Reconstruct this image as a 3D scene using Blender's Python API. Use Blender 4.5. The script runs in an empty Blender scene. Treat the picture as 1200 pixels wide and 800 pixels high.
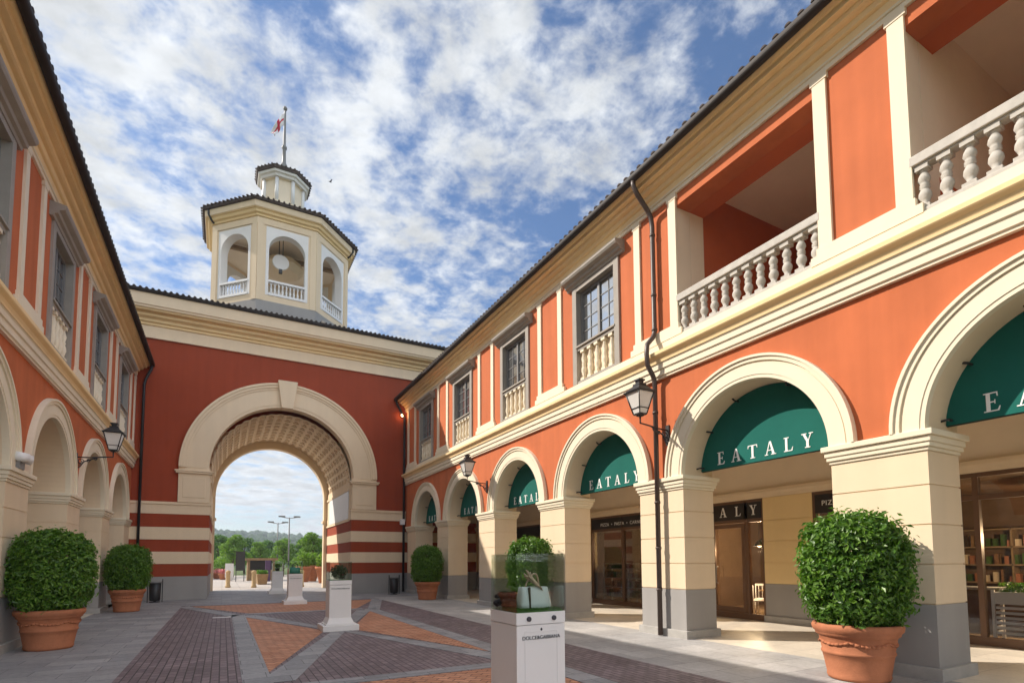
import bpy, math, random
import numpy as np
from mathutils import Vector, Matrix
R = math.radians
rnd = random.Random(7)
SC = bpy.context.scene
COL = SC.collection
D, W, E = 8.51, -3.526, 27.47          # right facade plane, left facade plane, gate wall plane
SP, CW = 4.4325, 1.32                  # column spacing and width
ORG = {}                               # world origin of every object

# ------------------------------------------------------------------ materials
def nodes(name):
    m = bpy.data.materials.new(name); m.use_nodes = True
    nt = m.node_tree; nt.nodes.clear()
    out = nt.nodes.new('ShaderNodeOutputMaterial')
    return m, nt, out
def N(nt, t, **kw):
    n = nt.nodes.new(t)
    for k, v in kw.items():
        if k in n.inputs: n.inputs[k].default_value = v
        else: setattr(n, k, v)
    return n
def L(nt, a, b): nt.links.new(a, b)
def rgba(c): return (c[0], c[1], c[2], 1)
def bsdf(nt, out, rough=.7, spec=.3):
    b = N(nt, 'ShaderNodeBsdfPrincipled'); b.inputs['Roughness'].default_value = rough
    b.inputs['Specular IOR Level'].default_value = spec
    L(nt, b.outputs[0], out.inputs[0]); return b
def varied(name, col, amt=.12, scale=1.3, rough=.8, spec=.25, bump=.15, bscale=60, streak=0.0, dist=.01):
    m, nt, out = nodes(name); b = bsdf(nt, out, rough, spec)
    tc = N(nt, 'ShaderNodeTexCoord')
    n1 = N(nt, 'ShaderNodeTexNoise', Scale=scale, Detail=6.0, Roughness=.65)
    L(nt, tc.outputs['Object'], n1.inputs['Vector'])
    mp = N(nt, 'ShaderNodeMapping'); mp.inputs['Scale'].default_value = (2.2, 2.2, .16)
    L(nt, tc.outputs['Object'], mp.inputs[0])
    n2 = N(nt, 'ShaderNodeTexNoise', Scale=1.6, Detail=5.0); L(nt, mp.outputs[0], n2.inputs['Vector'])
    mixf = N(nt, 'ShaderNodeMix'); mixf.data_type = 'FLOAT'; mixf.inputs[0].default_value = streak
    L(nt, n1.outputs[0], mixf.inputs[2]); L(nt, n2.outputs[0], mixf.inputs[3])
    r = N(nt, 'ShaderNodeMapRange'); r.inputs[1].default_value = .28; r.inputs[2].default_value = .72
    r.inputs[3].default_value = 1 - amt; r.inputs[4].default_value = 1 + amt
    L(nt, mixf.outputs[0], r.inputs[0])
    mx = N(nt, 'ShaderNodeMix'); mx.data_type = 'RGBA'; mx.blend_type = 'MULTIPLY'; mx.inputs[0].default_value = 1
    mx.inputs[6].default_value = rgba(col); L(nt, r.outputs[0], mx.inputs[7])
    L(nt, mx.outputs[2], b.inputs['Base Color'])
    if bump:
        n3 = N(nt, 'ShaderNodeTexNoise', Scale=bscale, Detail=4.0); L(nt, tc.outputs['Object'], n3.inputs['Vector'])
        bp = N(nt, 'ShaderNodeBump', Strength=bump, Distance=dist); L(nt, n3.outputs[0], bp.inputs['Height'])
        L(nt, bp.outputs[0], b.inputs['Normal'])
    return m
def plain(name, col, rough=.5, spec=.5, metal=0.0):
    m, nt, out = nodes(name); b = bsdf(nt, out, rough, spec)
    b.inputs['Base Color'].default_value = rgba(col); b.inputs['Metallic'].default_value = metal
    return m
def bricks(name, c1, c2, mortar, bw, bh, rot=0, msize=.006, rough=.75, amt=.25, big=.25, bump=.3, spec=.25):
    m, nt, out = nodes(name); b = bsdf(nt, out, rough, spec)
    tc = N(nt, 'ShaderNodeTexCoord'); mp = N(nt, 'ShaderNodeMapping'); mp.inputs['Rotation'].default_value = (0, 0, rot)
    L(nt, tc.outputs['Object'], mp.inputs[0])
    br = N(nt, 'ShaderNodeTexBrick'); br.inputs['Scale'].default_value = 1
    br.inputs['Color1'].default_value = rgba(c1); br.inputs['Color2'].default_value = rgba(c2); br.inputs['Mortar'].default_value = rgba(mortar)
    br.inputs['Mortar Size'].default_value = msize; br.inputs['Brick Width'].default_value = bw; br.inputs['Row Height'].default_value = bh
    br.inputs['Mortar Smooth'].default_value = .2
    L(nt, mp.outputs[0], br.inputs['Vector'])
    n1 = N(nt, 'ShaderNodeTexNoise', Scale=.9, Detail=7.0, Roughness=.7); L(nt, tc.outputs['Object'], n1.inputs['Vector'])
    n2 = N(nt, 'ShaderNodeTexNoise', Scale=14.0, Detail=4.0, Roughness=.7); L(nt, tc.outputs['Object'], n2.inputs['Vector'])
    r1 = N(nt, 'ShaderNodeMapRange'); r1.inputs[1].default_value = .3; r1.inputs[2].default_value = .7; r1.inputs[3].default_value = 1 - big; r1.inputs[4].default_value = 1 + big
    r2 = N(nt, 'ShaderNodeMapRange'); r2.inputs[1].default_value = .25; r2.inputs[2].default_value = .75; r2.inputs[3].default_value = 1 - amt; r2.inputs[4].default_value = 1 + amt
    L(nt, n1.outputs[0], r1.inputs[0]); L(nt, n2.outputs[0], r2.inputs[0])
    mu = N(nt, 'ShaderNodeMath', operation='MULTIPLY'); L(nt, r1.outputs[0], mu.inputs[0]); L(nt, r2.outputs[0], mu.inputs[1])
    mx = N(nt, 'ShaderNodeMix'); mx.data_type = 'RGBA'; mx.blend_type = 'MULTIPLY'; mx.inputs[0].default_value = 1
    L(nt, br.outputs['Color'], mx.inputs[6]); L(nt, mu.outputs[0], mx.inputs[7]); L(nt, mx.outputs[2], b.inputs['Base Color'])
    rr = N(nt, 'ShaderNodeMapRange'); rr.inputs[3].default_value = rough - .18; rr.inputs[4].default_value = rough + .15
    L(nt, n1.outputs[0], rr.inputs[0]); L(nt, rr.outputs[0], b.inputs['Roughness'])
    hm = N(nt, 'ShaderNodeMath', operation='MULTIPLY_ADD'); hm.inputs[1].default_value = -.6
    L(nt, br.outputs['Fac'], hm.inputs[0]); L(nt, n2.outputs[0], hm.inputs[2])
    bp = N(nt, 'ShaderNodeBump', Strength=bump, Distance=.006); L(nt, hm.outputs[0], bp.inputs['Height']); L(nt, bp.outputs[0], b.inputs['Normal'])
    return m
def leafmat(name, c1, c2, rough=.38, trans=.25):
    m, nt, out = nodes(name)
    b = N(nt, 'ShaderNodeBsdfPrincipled'); b.inputs['Roughness'].default_value = rough; b.inputs['Specular IOR Level'].default_value = .4
    geo = N(nt, 'ShaderNodeNewGeometry'); cr = N(nt, 'ShaderNodeMix'); cr.data_type = 'RGBA'
    cr.inputs[6].default_value = rgba(c1); cr.inputs[7].default_value = rgba(c2)
    L(nt, geo.outputs['Random Per Island'], cr.inputs[0]); L(nt, cr.outputs[2], b.inputs['Base Color'])
    t = N(nt, 'ShaderNodeBsdfTranslucent'); g = N(nt, 'ShaderNodeMix'); g.data_type = 'RGBA'; g.blend_type = 'MULTIPLY'; g.inputs[0].default_value = 1
    L(nt, cr.outputs[2], g.inputs[6]); g.inputs[7].default_value = (1.5, 1.9, .5, 1); L(nt, g.outputs[2], t.inputs[0])
    ms = N(nt, 'ShaderNodeMixShader'); ms.inputs[0].default_value = trans
    L(nt, b.outputs[0], ms.inputs[1]); L(nt, t.outputs[0], ms.inputs[2]); L(nt, ms.outputs[0], out.inputs[0])
    return m
def glassmat(name, tint, refl=1.0, ior=1.5):
    m, nt, out = nodes(name)
    tr = N(nt, 'ShaderNodeBsdfTransparent'); tr.inputs[0].default_value = rgba(tint)
    gl = N(nt, 'ShaderNodeBsdfGlossy'); gl.inputs['Roughness'].default_value = .01
    fr = N(nt, 'ShaderNodeFresnel'); fr.inputs[0].default_value = ior
    mu = N(nt, 'ShaderNodeMath', operation='MULTIPLY'); mu.inputs[1].default_value = refl; L(nt, fr.outputs[0], mu.inputs[0])
    ms = N(nt, 'ShaderNodeMixShader'); L(nt, mu.outputs[0], ms.inputs[0]); L(nt, tr.outputs[0], ms.inputs[1]); L(nt, gl.outputs[0], ms.inputs[2])
    L(nt, ms.outputs[0], out.inputs[0]); return m
def darkglass(name):
    m, nt, out = nodes(name)
    df = N(nt, 'ShaderNodeBsdfDiffuse'); df.inputs[0].default_value = (.13, .135, .14, 1)
    gl = N(nt, 'ShaderNodeBsdfGlossy'); gl.inputs['Roughness'].default_value = .03
    tc = N(nt, 'ShaderNodeTexCoord'); n = N(nt, 'ShaderNodeTexNoise', Scale=2.2, Detail=1.0); L(nt, tc.outputs['Object'], n.inputs['Vector'])
    bp = N(nt, 'ShaderNodeBump', Strength=.12, Distance=.03); L(nt, n.outputs[0], bp.inputs['Height']); L(nt, bp.outputs[0], gl.inputs['Normal'])
    fr = N(nt, 'ShaderNodeFresnel'); fr.inputs[0].default_value = 11.0
    ms = N(nt, 'ShaderNodeMixShader'); L(nt, fr.outputs[0], ms.inputs[0]); L(nt, df.outputs[0], ms.inputs[1]); L(nt, gl.outputs[0], ms.inputs[2])
    L(nt, ms.outputs[0], out.inputs[0]); return m
def emit(name, col, s):
    m, nt, out = nodes(name); e = N(nt, 'ShaderNodeEmission'); e.inputs[0].default_value = rgba(col); e.inputs[1].default_value = s
    L(nt, e.outputs[0], out.inputs[0]); return m

M = {}
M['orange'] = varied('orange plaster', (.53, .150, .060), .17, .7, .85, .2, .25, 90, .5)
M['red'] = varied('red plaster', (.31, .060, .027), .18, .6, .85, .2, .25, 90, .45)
M['redin'] = varied('loggia red plaster', (.52, .13, .05), .1, .7, .85, .2, .2, 90)
M['cream'] = varied('cream plaster', (.765, .615, .43), .06, .9, .8, .25, .15, 80, .5)
M['cream2'] = varied('pale cream trim', (.79, .70, .535), .05, .9, .75, .25, .12, 80, .5)
M['yellow'] = varied('yellow ochre moulding', (.84, .63, .34), .07, .9, .8, .25, .1, 80, .4)
M['shopwall'] = varied('ochre shop wall', (.84, .64, .33), .06, .9, .8, .25, .1, 80, .4)
M['beige'] = varied('beige plaster', (.82, .70, .54), .06, .8, .85, .2, .1, 80)
M['grey'] = varied('grey plaster plinth', (.34, .325, .31), .09, .9, .8, .25, .15, 70, .4)
M['stone'] = varied('grey stone', (.40, .385, .36), .14, 4, .75, .3, .3, 50)
M['stonetrim'] = varied('grey brown stone trim', (.34, .31, .27), .12, 3, .75, .3, .2, 50, .4)
M['balust'] = varied('cast stone', (.50, .47, .42), .16, 6, .8, .25, .3, 60)
M['white'] = varied('white paint', (.78, .77, .76), .035, 1.2, .5, .35, .04, 50)
M['whitewarm'] = varied('white plaster', (.78, .76, .74), .04, 1.2, .7, .3, .08, 60)
M['roof'] = varied('dark roof tile', (.075, .055, .045), .4, 5, .8, .2, .3, 40)
M['gutter'] = plain('brown gutter metal', (.030, .023, .020), .6, .2)
M['pipe'] = plain('brown pipe metal', (.07, .045, .035), .45, .5)
M['frame'] = plain('dark grey window paint', (.21, .205, .20), .45, .4)
M['bronze'] = plain('bronze shop frame', (.17, .095, .055), .42, .5, .25)
M['black'] = plain('black painted iron', (.018, .018, .02), .45, .5)
M['sign'] = plain('black shop fascia', (.018, .016, .015), .35, .5)
M['green'] = varied('green awning canvas', (.014, .13, .105), .10, 1.5, .85, .15, .15, 160)
M['letter'] = plain('white lettering', (.86, .86, .84), .6, .3)
M['dgrey'] = plain('dark lettering', (.06, .06, .07), .6, .3)
M['terra'] = varied('terracotta', (.42, .165, .085), .20, 5, .85, .2, .3, 40, .3)
M['soil'] = varied('potting soil', (.05, .035, .025), .3, 12, .95, .1, .5, 40)
M['leafR'] = leafmat('green shrub leaf', (.045, .12, .014), (.155, .28, .038))  # leaf greens shared by every potted shrub
M['leafdark'] = leafmat('dark dried leaf', (.018, .03, .012), (.05, .05, .025), .6, .1)
M['treeA'] = leafmat('tree leaf', (.085, .17, .03), (.22, .32, .07), .6, .3)
M['treeB'] = leafmat('dark tree leaf', (.05, .12, .025), (.12, .21, .05), .6, .3)
M['treeC'] = leafmat('reddish tree leaf', (.16, .09, .03), (.20, .17, .04), .6, .3)
M['bark'] = varied('bark', (.12, .085, .06), .3, 8, .9, .1, .6, 30)
M['wood'] = varied('weathered wood', (.30, .20, .11), .2, 4, .8, .2, .2, 40)
M['bollard'] = varied('sandstone bollard', (.48, .36, .21), .1, 5, .8, .2, .2, 50)
M['glasscase'] = glassmat('green tinted case glass', (.93, .955, .93), .7, 1.42)
M['shopglass'] = glassmat('shop glass', (.93, .93, .92), .85, 1.5)
M['lampglass'] = varied('frosted lamp glass', (.72, .70, .66), .05, 6, .3, .5, 0)
M['pane'] = darkglass('window pane')
M['grass'] = leafmat('artificial grass blade', (.03, .12, .012), (.06, .2, .02), .5, .2)
M['flag'] = plain('white flag cloth', (.75, .73, .73), .9, .1)
M['flagred'] = plain('red flag cloth', (.5, .03, .06), .9, .1)
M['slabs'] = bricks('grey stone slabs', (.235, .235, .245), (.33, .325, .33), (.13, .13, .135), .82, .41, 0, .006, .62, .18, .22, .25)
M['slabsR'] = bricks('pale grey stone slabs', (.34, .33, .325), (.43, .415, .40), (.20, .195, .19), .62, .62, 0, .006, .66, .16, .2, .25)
M['band'] = bricks('grey stone band', (.22, .225, .235), (.30, .30, .31), (.11, .11, .115), .6, .4, 0, .006, .6, .18, .2, .25)
M['dark'] = bricks('dark plum brick paving', (.155, .120, .132), (.225, .177, .186), (.06, .05, .052), .22, .11, R(90), .009, .62, .22, .28, .45)
M['terracottabrick'] = bricks('orange brick paving', (.42, .19, .11), (.54, .28, .175), (.19, .09, .055), .24, .12, R(45), .010, .7, .22, .22, .45)
M['arcfloor'] = bricks('arcade travertine floor', (.58, .52, .43), (.65, .58, .48), (.40, .35, .29), .6, .6, 0, .005, .5, .08, .12, .1)
M['plaza'] = bricks('pale plaza paving', (.38, .345, .31), (.44, .40, .365), (.27, .24, .22), 2.0, 1.0, 0, .03, .8, .1, .15, .1)
M['field'] = varied('field ground', (.10, .13, .05), .3, .02, .95, .1, 0)
M['hill'] = varied('wooded hill', (.045, .085, .028), .5, .035, .95, .1, 0)
M['glow'] = emit('warm pendant glow', (1, .62, .25), 9)
M['spot'] = emit('lit spotlight lens', (1, .62, .3), 12)
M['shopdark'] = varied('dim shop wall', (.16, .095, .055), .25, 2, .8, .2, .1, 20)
M['goods'] = bricks('shelved goods', (.42, .26, .12), (.20, .09, .05), (.05, .035, .025), .13, .22, 0, .02, .6, .5, .3, .1)
M['bagwhite'] = varied('pale leather', (.66, .72, .74), .05, 8, .4, .5, .15, 120)
M['scarf'] = varied('beige silk scarf', (.48, .36, .26), .35, 26, .6, .3, .1, 40)
M['brown'] = plain('dark brown strap', (.07, .045, .035), .5, .4)
M['wine'] = plain('dark wine petals', (.09, .012, .022), .6, .3)
M['nearblack'] = plain('black petals', (.02, .02, .024), .6, .3)
M['teal'] = plain('teal leather', (.01, .22, .18), .4, .5)
M['pink'] = plain('pink blossom', (.65, .25, .25), .7, .2)
M['purple'] = plain('dark violet panel', (.10, .06, .13), .6, .3)
M['bird'] = plain('dark feathers', (.03, .03, .035), .7, .2)
M['tan'] = varied('terracotta roof', (.30, .13, .08), .2, .6, .9, .1, 0)

# ------------------------------------------------------------------ mesh builder
def TR(u, d, z): return (D - d, u, z)          # right facade: u along the street, d out of the wall
def TL(u, d, z): return (W + d, u, z)
def TE(u, d, z): return (u, E - d, z)          # gate wall
def TW(x, y, z): return (x, y, z)
class MB:
    def __init__(s, T=TW): s.v = []; s.f = []; s.m = []; s.T = T; s.sm = []
    def add(s, vs, fs, mi=0, smooth=False):
        o = len(s.v); s.v += [s.T(*p) for p in vs]
        for f in fs: s.f.append([i + o for i in f]); s.m.append(mi); s.sm.append(smooth)
    def box(s, a0, a1, b0, b1, c0, c1, mi=0):
        s.add([(a, b, c) for a in (a0, a1) for b in (b0, b1) for c in (c0, c1)],
              [(0, 1, 3, 2), (4, 6, 7, 5), (0, 4, 5, 1), (2, 3, 7, 6), (0, 2, 6, 4), (1, 5, 7, 3)], mi)
    def taper(s, cx, cy, z0, z1, h0, h1, mi=0, k0=None, k1=None):
        k0 = h0 if k0 is None else k0; k1 = h1 if k1 is None else k1
        vs = [(cx + a * h0, cy + b * k0, z0) for a, b in ((-1, -1), (1, -1), (1, 1), (-1, 1))] + [(cx + a * h1, cy + b * k1, z1) for a, b in ((-1, -1), (1, -1), (1, 1), (-1, 1))]
        s.add(vs, [(3, 2, 1, 0), (4, 5, 6, 7)] + [(i, (i + 1) % 4, (i + 1) % 4 + 4, i + 4) for i in range(4)], mi)
    def sweep(s, prof, u0, u1, mi=0, mis=None):     # closed (d, z) profile along u
        n = len(prof)
        vs = [(u0, d, z) for d, z in prof] + [(u1, d, z) for d, z in prof]
        s.add(vs, [tuple(range(n)), tuple(range(2 * n - 1, n - 1, -1))], mi)
        o = len(s.v) - 2 * n
        for i in range(n):
            j = (i + 1) % n
            s.f.append([o + i, o + j, o + n + j, o + n + i]); s.m.append(mis[i] if mis else mi); s.sm.append(False)
    def poly(s, pts, z, th, mi=0):                   # flat slab with thickness downwards
        n = len(pts)
        s.add([(x, y, z) for x, y in pts] + [(x, y, z - th) for x, y in pts],
              [tuple(range(n)), tuple(range(2 * n - 1, n - 1, -1))] + [(i, i + n, (i + 1) % n + n, (i + 1) % n) for i in range(n)], mi)
    def lathe(s, cx, cy, prof, n=24, mi=0, smooth=True, rot=0, cap=True):
        vs = []
        for r, z in prof:
            for k in range(n):
                a = 2 * math.pi * k / n + rot; vs.append((cx + r * math.cos(a), cy + r * math.sin(a), z))
        fs = [(i * n + k, i * n + (k + 1) % n, (i + 1) * n + (k + 1) % n, (i + 1) * n + k) for i in range(len(prof) - 1) for k in range(n)]
        s.add(vs, fs, mi, smooth)
        if cap:
            o = len(s.v) - len(vs); q = o + (len(prof) - 1) * n
            s.f.append(list(range(o + n - 1, o - 1, -1))); s.m.append(mi); s.sm.append(False)
            s.f.append(list(range(q, q + n))); s.m.append(mi); s.sm.append(False)
    def tube(s, path, r, n=10, mi=0):
        P = [Vector(p) for p in path]; vs = []; up = None
        rr = r if isinstance(r, (list, tuple)) else [r] * len(P)
        for i, p in enumerate(P):
            t = (P[min(i + 1, len(P) - 1)] - P[max(i - 1, 0)]).normalized()
            if up is None: up = Vector((0, 0, 1)) if abs(t.z) < .9 else Vector((0, 1, 0))
            a = t.cross(up).normalized(); b = a.cross(t).normalized(); up = b
            for k in range(n):
                g = 2 * math.pi * k / n; vs.append(tuple(p + (a * math.cos(g) + b * math.sin(g)) * rr[i]))
        fs = [(i * n + k, i * n + (k + 1) % n, (i + 1) * n + (k + 1) % n, (i + 1) * n + k) for i in range(len(P) - 1) for k in range(n)]
        fs += [tuple(range(n - 1, -1, -1)), tuple(range(len(P) * n - n, len(P) * n))]
        s.add(vs, fs, mi, True)
    def ring(s, uc, zc, r0, r1, d0, d1, a0=0, a1=180, n=48, mi=0):   # arch ring in a facade frame
        vs = []
        for i in range(n + 1):
            a = R(a0 + (a1 - a0) * i / n); c, q = math.cos(a), math.sin(a)
            for r, d in ((r0, d0), (r1, d0), (r1, d1), (r0, d1)): vs.append((uc + r * c, d, zc + r * q))
        fs = [(4 * i + k, 4 * i + (k + 1) % 4, 4 * i + 4 + (k + 1) % 4, 4 * i + 4 + k) for i in range(n) for k in range(4)]
        fs += [(3, 2, 1, 0), (4 * n, 4 * n + 1, 4 * n + 2, 4 * n + 3)]
        s.add(vs, fs, mi)
    def archwall(s, u0, u1, z0, z1, uc, r, zs, d0, d1, mi=0, mr=0, n=40):  # wall with an arched hole, legs from z0
        pts = [(uc - r, z0)] + [(uc + r * math.cos(R(180 - 180 * i / n)), zs + r * math.sin(R(180 * i / n))) for i in range(n + 1)] + [(uc + r, z0)]
        for d in (d0, d1):
            s.add([(u0, d, z0), (uc - r, d, z0), (uc - r, d, z1), (u0, d, z1)], [(0, 1, 2, 3)], mi)
            s.add([(uc + r, d, z0), (u1, d, z0), (u1, d, z1), (uc + r, d, z1)], [(0, 1, 2, 3)], mi)
            for i in range(1, n + 1):
                a, b = pts[i], pts[i + 1]
                s.add([(a[0], d, a[1]), (b[0], d, b[1]), (b[0], d, z1), (a[0], d, z1)], [(0, 1, 2, 3)], mi)
        for i in range(len(pts) - 1):
            a, b = pts[i], pts[i + 1]
            if a == b: continue
            s.add([(a[0], d0, a[1]), (b[0], d0, b[1]), (b[0], d1, b[1]), (a[0], d1, a[1])], [(0, 1, 2, 3)], mr)
        s.add([(u0, d0, z1), (u1, d0, z1), (u1, d1, z1), (u0, d1, z1)], [(0, 1, 2, 3)], mi)
        for u in (u0, u1): s.add([(u, d0, z0), (u, d1, z0), (u, d1, z1), (u, d0, z1)], [(0, 1, 2, 3)], mi)
        for a, b in ((u0, uc - r), (uc + r, u1)): s.add([(a, d0, z0), (b, d0, z0), (b, d1, z0), (a, d1, z0)], [(0, 1, 2, 3)], mi)
    def build(s, name, mats, parent=None, origin=None, bevel=0, recalc=True):
        if not isinstance(mats, (list, tuple)): mats = [mats]
        o = Vector(ORG[parent.name]) if parent else Vector(origin or (0, 0, 0))
        me = bpy.data.meshes.new(name)
        me.from_pydata([(v[0] - o.x, v[1] - o.y, v[2] - o.z) for v in s.v], [], s.f)
        for m in mats: me.materials.append(M[m] if isinstance(m, str) else m)
        me.polygons.foreach_set('material_index', s.m); me.polygons.foreach_set('use_smooth', s.sm)
        me.update()
        if recalc:
            import bmesh
            bm = bmesh.new(); bm.from_mesh(me); bmesh.ops.recalc_face_normals(bm, faces=bm.faces); bm.to_mesh(me); bm.free()
        ob = bpy.data.objects.new(name, me); COL.objects.link(ob)
        if parent: ob.parent = parent
        else: ob.location = o
        ORG[ob.name] = tuple(o)
        if bevel:
            b = ob.modifiers.new('bevel', 'BEVEL'); b.width = bevel; b.segments = 2; b.limit_method = 'ANGLE'
        return ob
def tag(o, label=None, cat=None, group=None, kind=None):
    if label: o['label'] = label
    if cat: o['category'] = cat
    if group: o['group'] = group
    if kind: o['kind'] = kind
    return o
def empty(name, loc, label, cat, group=None):
    o = bpy.data.objects.new(name, None); COL.objects.link(o); o.location = loc; o.empty_display_size = .2
    ORG[o.name] = tuple(loc); return tag(o, label, cat, group)
def inst(mesh_ob, name, parent, off, rz=0):          # another object sharing the mesh, placed under parent at a world point
    ob = bpy.data.objects.new(name, mesh_ob.data); COL.objects.link(ob); ob.parent = parent
    o = ORG[parent.name]; ob.location = (off[0] - o[0], off[1] - o[1], off[2] - o[2]); ob.rotation_euler.z = rz
    ORG[ob.name] = off; return ob
def copy_tree(o, parent=None):
    c = o.copy(); COL.objects.link(c)
    if parent: c.parent = parent
    for ch in list(o.children): copy_tree(ch, c)
    return c
def part(name, mat, parent, T=TW): return MB(T)
def wordmesh(name, txt, size, mat, parent, loc, rot, depth=.004, spacing=1.0):
    cu = bpy.data.curves.new(name, 'FONT'); cu.body = txt; cu.size = size; cu.extrude = depth; cu.align_x = 'CENTER'; cu.space_character = spacing
    t = bpy.data.objects.new(name + '_tmp', cu); COL.objects.link(t)
    dg = bpy.context.evaluated_depsgraph_get(); me = bpy.data.meshes.new_from_object(t.evaluated_get(dg))
    bpy.data.objects.remove(t); me.materials.clear(); me.materials.append(M[mat]); me.name = name
    ob = bpy.data.objects.new(name, me); COL.objects.link(ob); ob.parent = parent
    o = ORG[parent.name]; ob.location = (loc[0] - o[0], loc[1] - o[1], loc[2] - o[2]); ob.rotation_euler = rot
    ORG[ob.name] = tuple(loc); return ob

# serif capitals drawn as polygons: each glyph = list of quads in a unit-height box
def glyph(ch):
    t, k, sf = .17, .06, .07
    q = []
    def bar(x0, z0, x1, z1, w): q.append([(x0, z0), (x0 + w, z0), (x1 + w, z1), (x1, z1)])
    def rect(x0, z0, x1, z1): q.append([(x0, z0), (x1, z0), (x1, z1), (x0, z1)])
    if ch == 'E':
        rect(.10, k, .10 + t, 1 - k); rect(0, 0, .62, k); rect(0, 1 - k, .58, 1); rect(.10 + t, .47, .46, .47 + k)
        q.append([(.56, k), (.62, 0), (.68, .24), (.64, .24)]); q.append([(.53, 1 - k), (.55, .77), (.59, .77), (.58, 1)]); rect(.44, .39, .48, .61); w = .68
    elif ch == 'T':
        rect(.30, k, .30 + t, 1 - k); rect(0, 1 - k, .77, 1); rect(.19, 0, .58, k)
        q.append([(0, 1), (-.03, .76), (.01, .76), (.06, 1 - k)]); q.append([(.71, 1 - k), (.76, .76), (.80, .76), (.77, 1)]); w = .77
    elif ch == 'L':
        rect(.10, k, .10 + t, 1 - k); rect(0, 0, .62, k); rect(0, 1 - k, .38, 1); q.append([(.55, k), (.62, 0), (.68, .28), (.64, .28)]); w = .68
    elif ch == 'A':
        bar(.08, k, .36, 1, .07); q.append([(.58, k), (.77, k), (.49, 1), (.36, 1)]); rect(.20, .32, .62, .32 + k); rect(-.03, 0, .24, k); rect(.48, 0, .87, k); w = .84
    elif ch == 'Y':
        rect(.31, k, .31 + t, .46); q.append([(.06, 1 - k), (.25, 1 - k), (.48, .44), (.31, .44)]); q.append([(.60, 1 - k), (.67, 1 - k), (.48, .47), (.41, .44)])
        rect(-.03, 1 - k, .33, 1); rect(.50, 1 - k, .80, 1); rect(.20, 0, .58, k); w = .78
    return q, w
def serif_word(word, width, h, T, u_mid, d, z, udir, name, mat, parent, depth=.006):
    gl = [glyph(c) for c in word]; tot = sum(g[1] for g in gl) * h; gap = (width - tot) / (len(word) - 1)
    x = -width / 2; k = 0
    for q, w in gl:
        mb = MB(T)
        for poly in q:
            k += 1; e = depth + .0004 * (k % 7)
            P = [(u_mid + udir * (x + a * h), z + b * h) for a, b in poly]; n = len(P)
            mb.add([(u, d, zz) for u, zz in P] + [(u, d + e, zz) for u, zz in P], [tuple(range(n)), tuple(range(2 * n - 1, n - 1, -1))] + [(i, (i + 1) % n, (i + 1) % n + n, i + n) for i in range(n)])
        x += w * h + gap; mb.build('letter', mat, parent)

# ------------------------------------------------------------------ ground
def sheet(name, pts, z, mat, th=.2):
    mb = MB(); mb.poly(pts, z, th); return tag(mb.build(name, mat), kind='structure')
def rect(x0, x1, y0, y1): return [(x0, y0), (x1, y0), (x1, y1), (x0, y1)]
g = MB(); g.add([(-2500, -600, -.30), (2500, -600, -.30), (2500, 3000, -.30), (-2500, 3000, -.30)], [(0, 1, 2, 3)]); tag(g.build('ground', 'field'), kind='structure')
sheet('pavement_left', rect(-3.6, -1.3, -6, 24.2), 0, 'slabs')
sheet('pavement_border', rect(-1.715, -1.70, -6, 24.2), .002, 'band', .1)
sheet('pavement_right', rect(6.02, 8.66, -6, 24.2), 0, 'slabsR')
sheet('courtyard_paving', rect(-1.3, 6.02, -6, 24.2), 0, 'dark')
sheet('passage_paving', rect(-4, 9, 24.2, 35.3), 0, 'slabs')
sheet('arcade_paving', rect(8.66, 13.0, -6, 27.4), 0, 'arcfloor')
sheet('arcade_paving', rect(-7.5, -3.6, -6, 27.4), 0, 'arcfloor')
sheet('plaza', rect(-60, 80, 35.3, 72), -.004, 'plaza')
Z1, Z2 = .004, .008
xa, xb, xc, xd = .28, .65, 4.30, 4.70
def bandp(p): return sheet('paving_band', p, Z2, 'band', .05)
def brickp(p): return sheet('paving_triangle', p, Z1, 'terracottabrick', .05)
for y0, y1 in ((8.05, 18.25), (-3.3, 7.42)):
    ym = (y0 + y1) / 2 + .2
    for q in ([(xb, y0 + .75), (xb, y1 - .55), (2.18, ym)], [(xc, y0 + .75), (xc, y1 - .55), (2.82, ym)]) if y0 > 0 else ():
        brickp(q)
brickp([(xb + .02, -3.0), (xc - .02, -3.0), (xc - .02, 7.42), (1.3, 7.42), (xb + .02, 6.2)])
brickp([(.80, 19.0), (4.15, 19.0), (5.75, 23.05), (-1.0, 23.05)])
bandp(rect(xa, xb, -3.3, 18.6)); bandp(rect(xc, xd, -3.3, 18.6)); bandp(rect(xb, xc, 7.45, 7.78)); bandp(rect(xb, xc, 18.6, 18.95))
bandp([(xb, 8.0), (xb, 8.62), (2.34, 13.2), (2.66, 13.2), (xb + .28, 8.0)]); bandp([(xc, 8.0), (xc, 8.62), (2.66, 13.203), (2.52, 12.9), (xc - .28, 8.0)])
bandp([(xb, 18.3), (xb, 17.72), (2.34, 13.21), (2.5, 13.5), (xb + .3, 18.3)]); bandp([(xc, 18.3), (xc, 17.72), (2.66, 13.21), (2.50, 13.52), (xc - .3, 18.3)])
bandp([(xd, 18.0), (xd - .25, 18.6), (5.7, 23.2), (6.0, 23.0), (6.0, 22.6)]); bandp([(xa, 18.0), (xa + .25, 18.6), (-1.05, 23.2), (-1.28, 23.0), (-1.28, 22.5)])
bandp(rect(-1.3, 6.02, 23.2, 24.2))
dr = MB(); dr.box(-.22, .25, 18.0, 18.14, 0, .012); tag(dr.build('drain_slot', 'white', None, (0, 18.07, 0)), 'short white drain strip set flush into the dark brick paving', 'drain strip')

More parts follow.
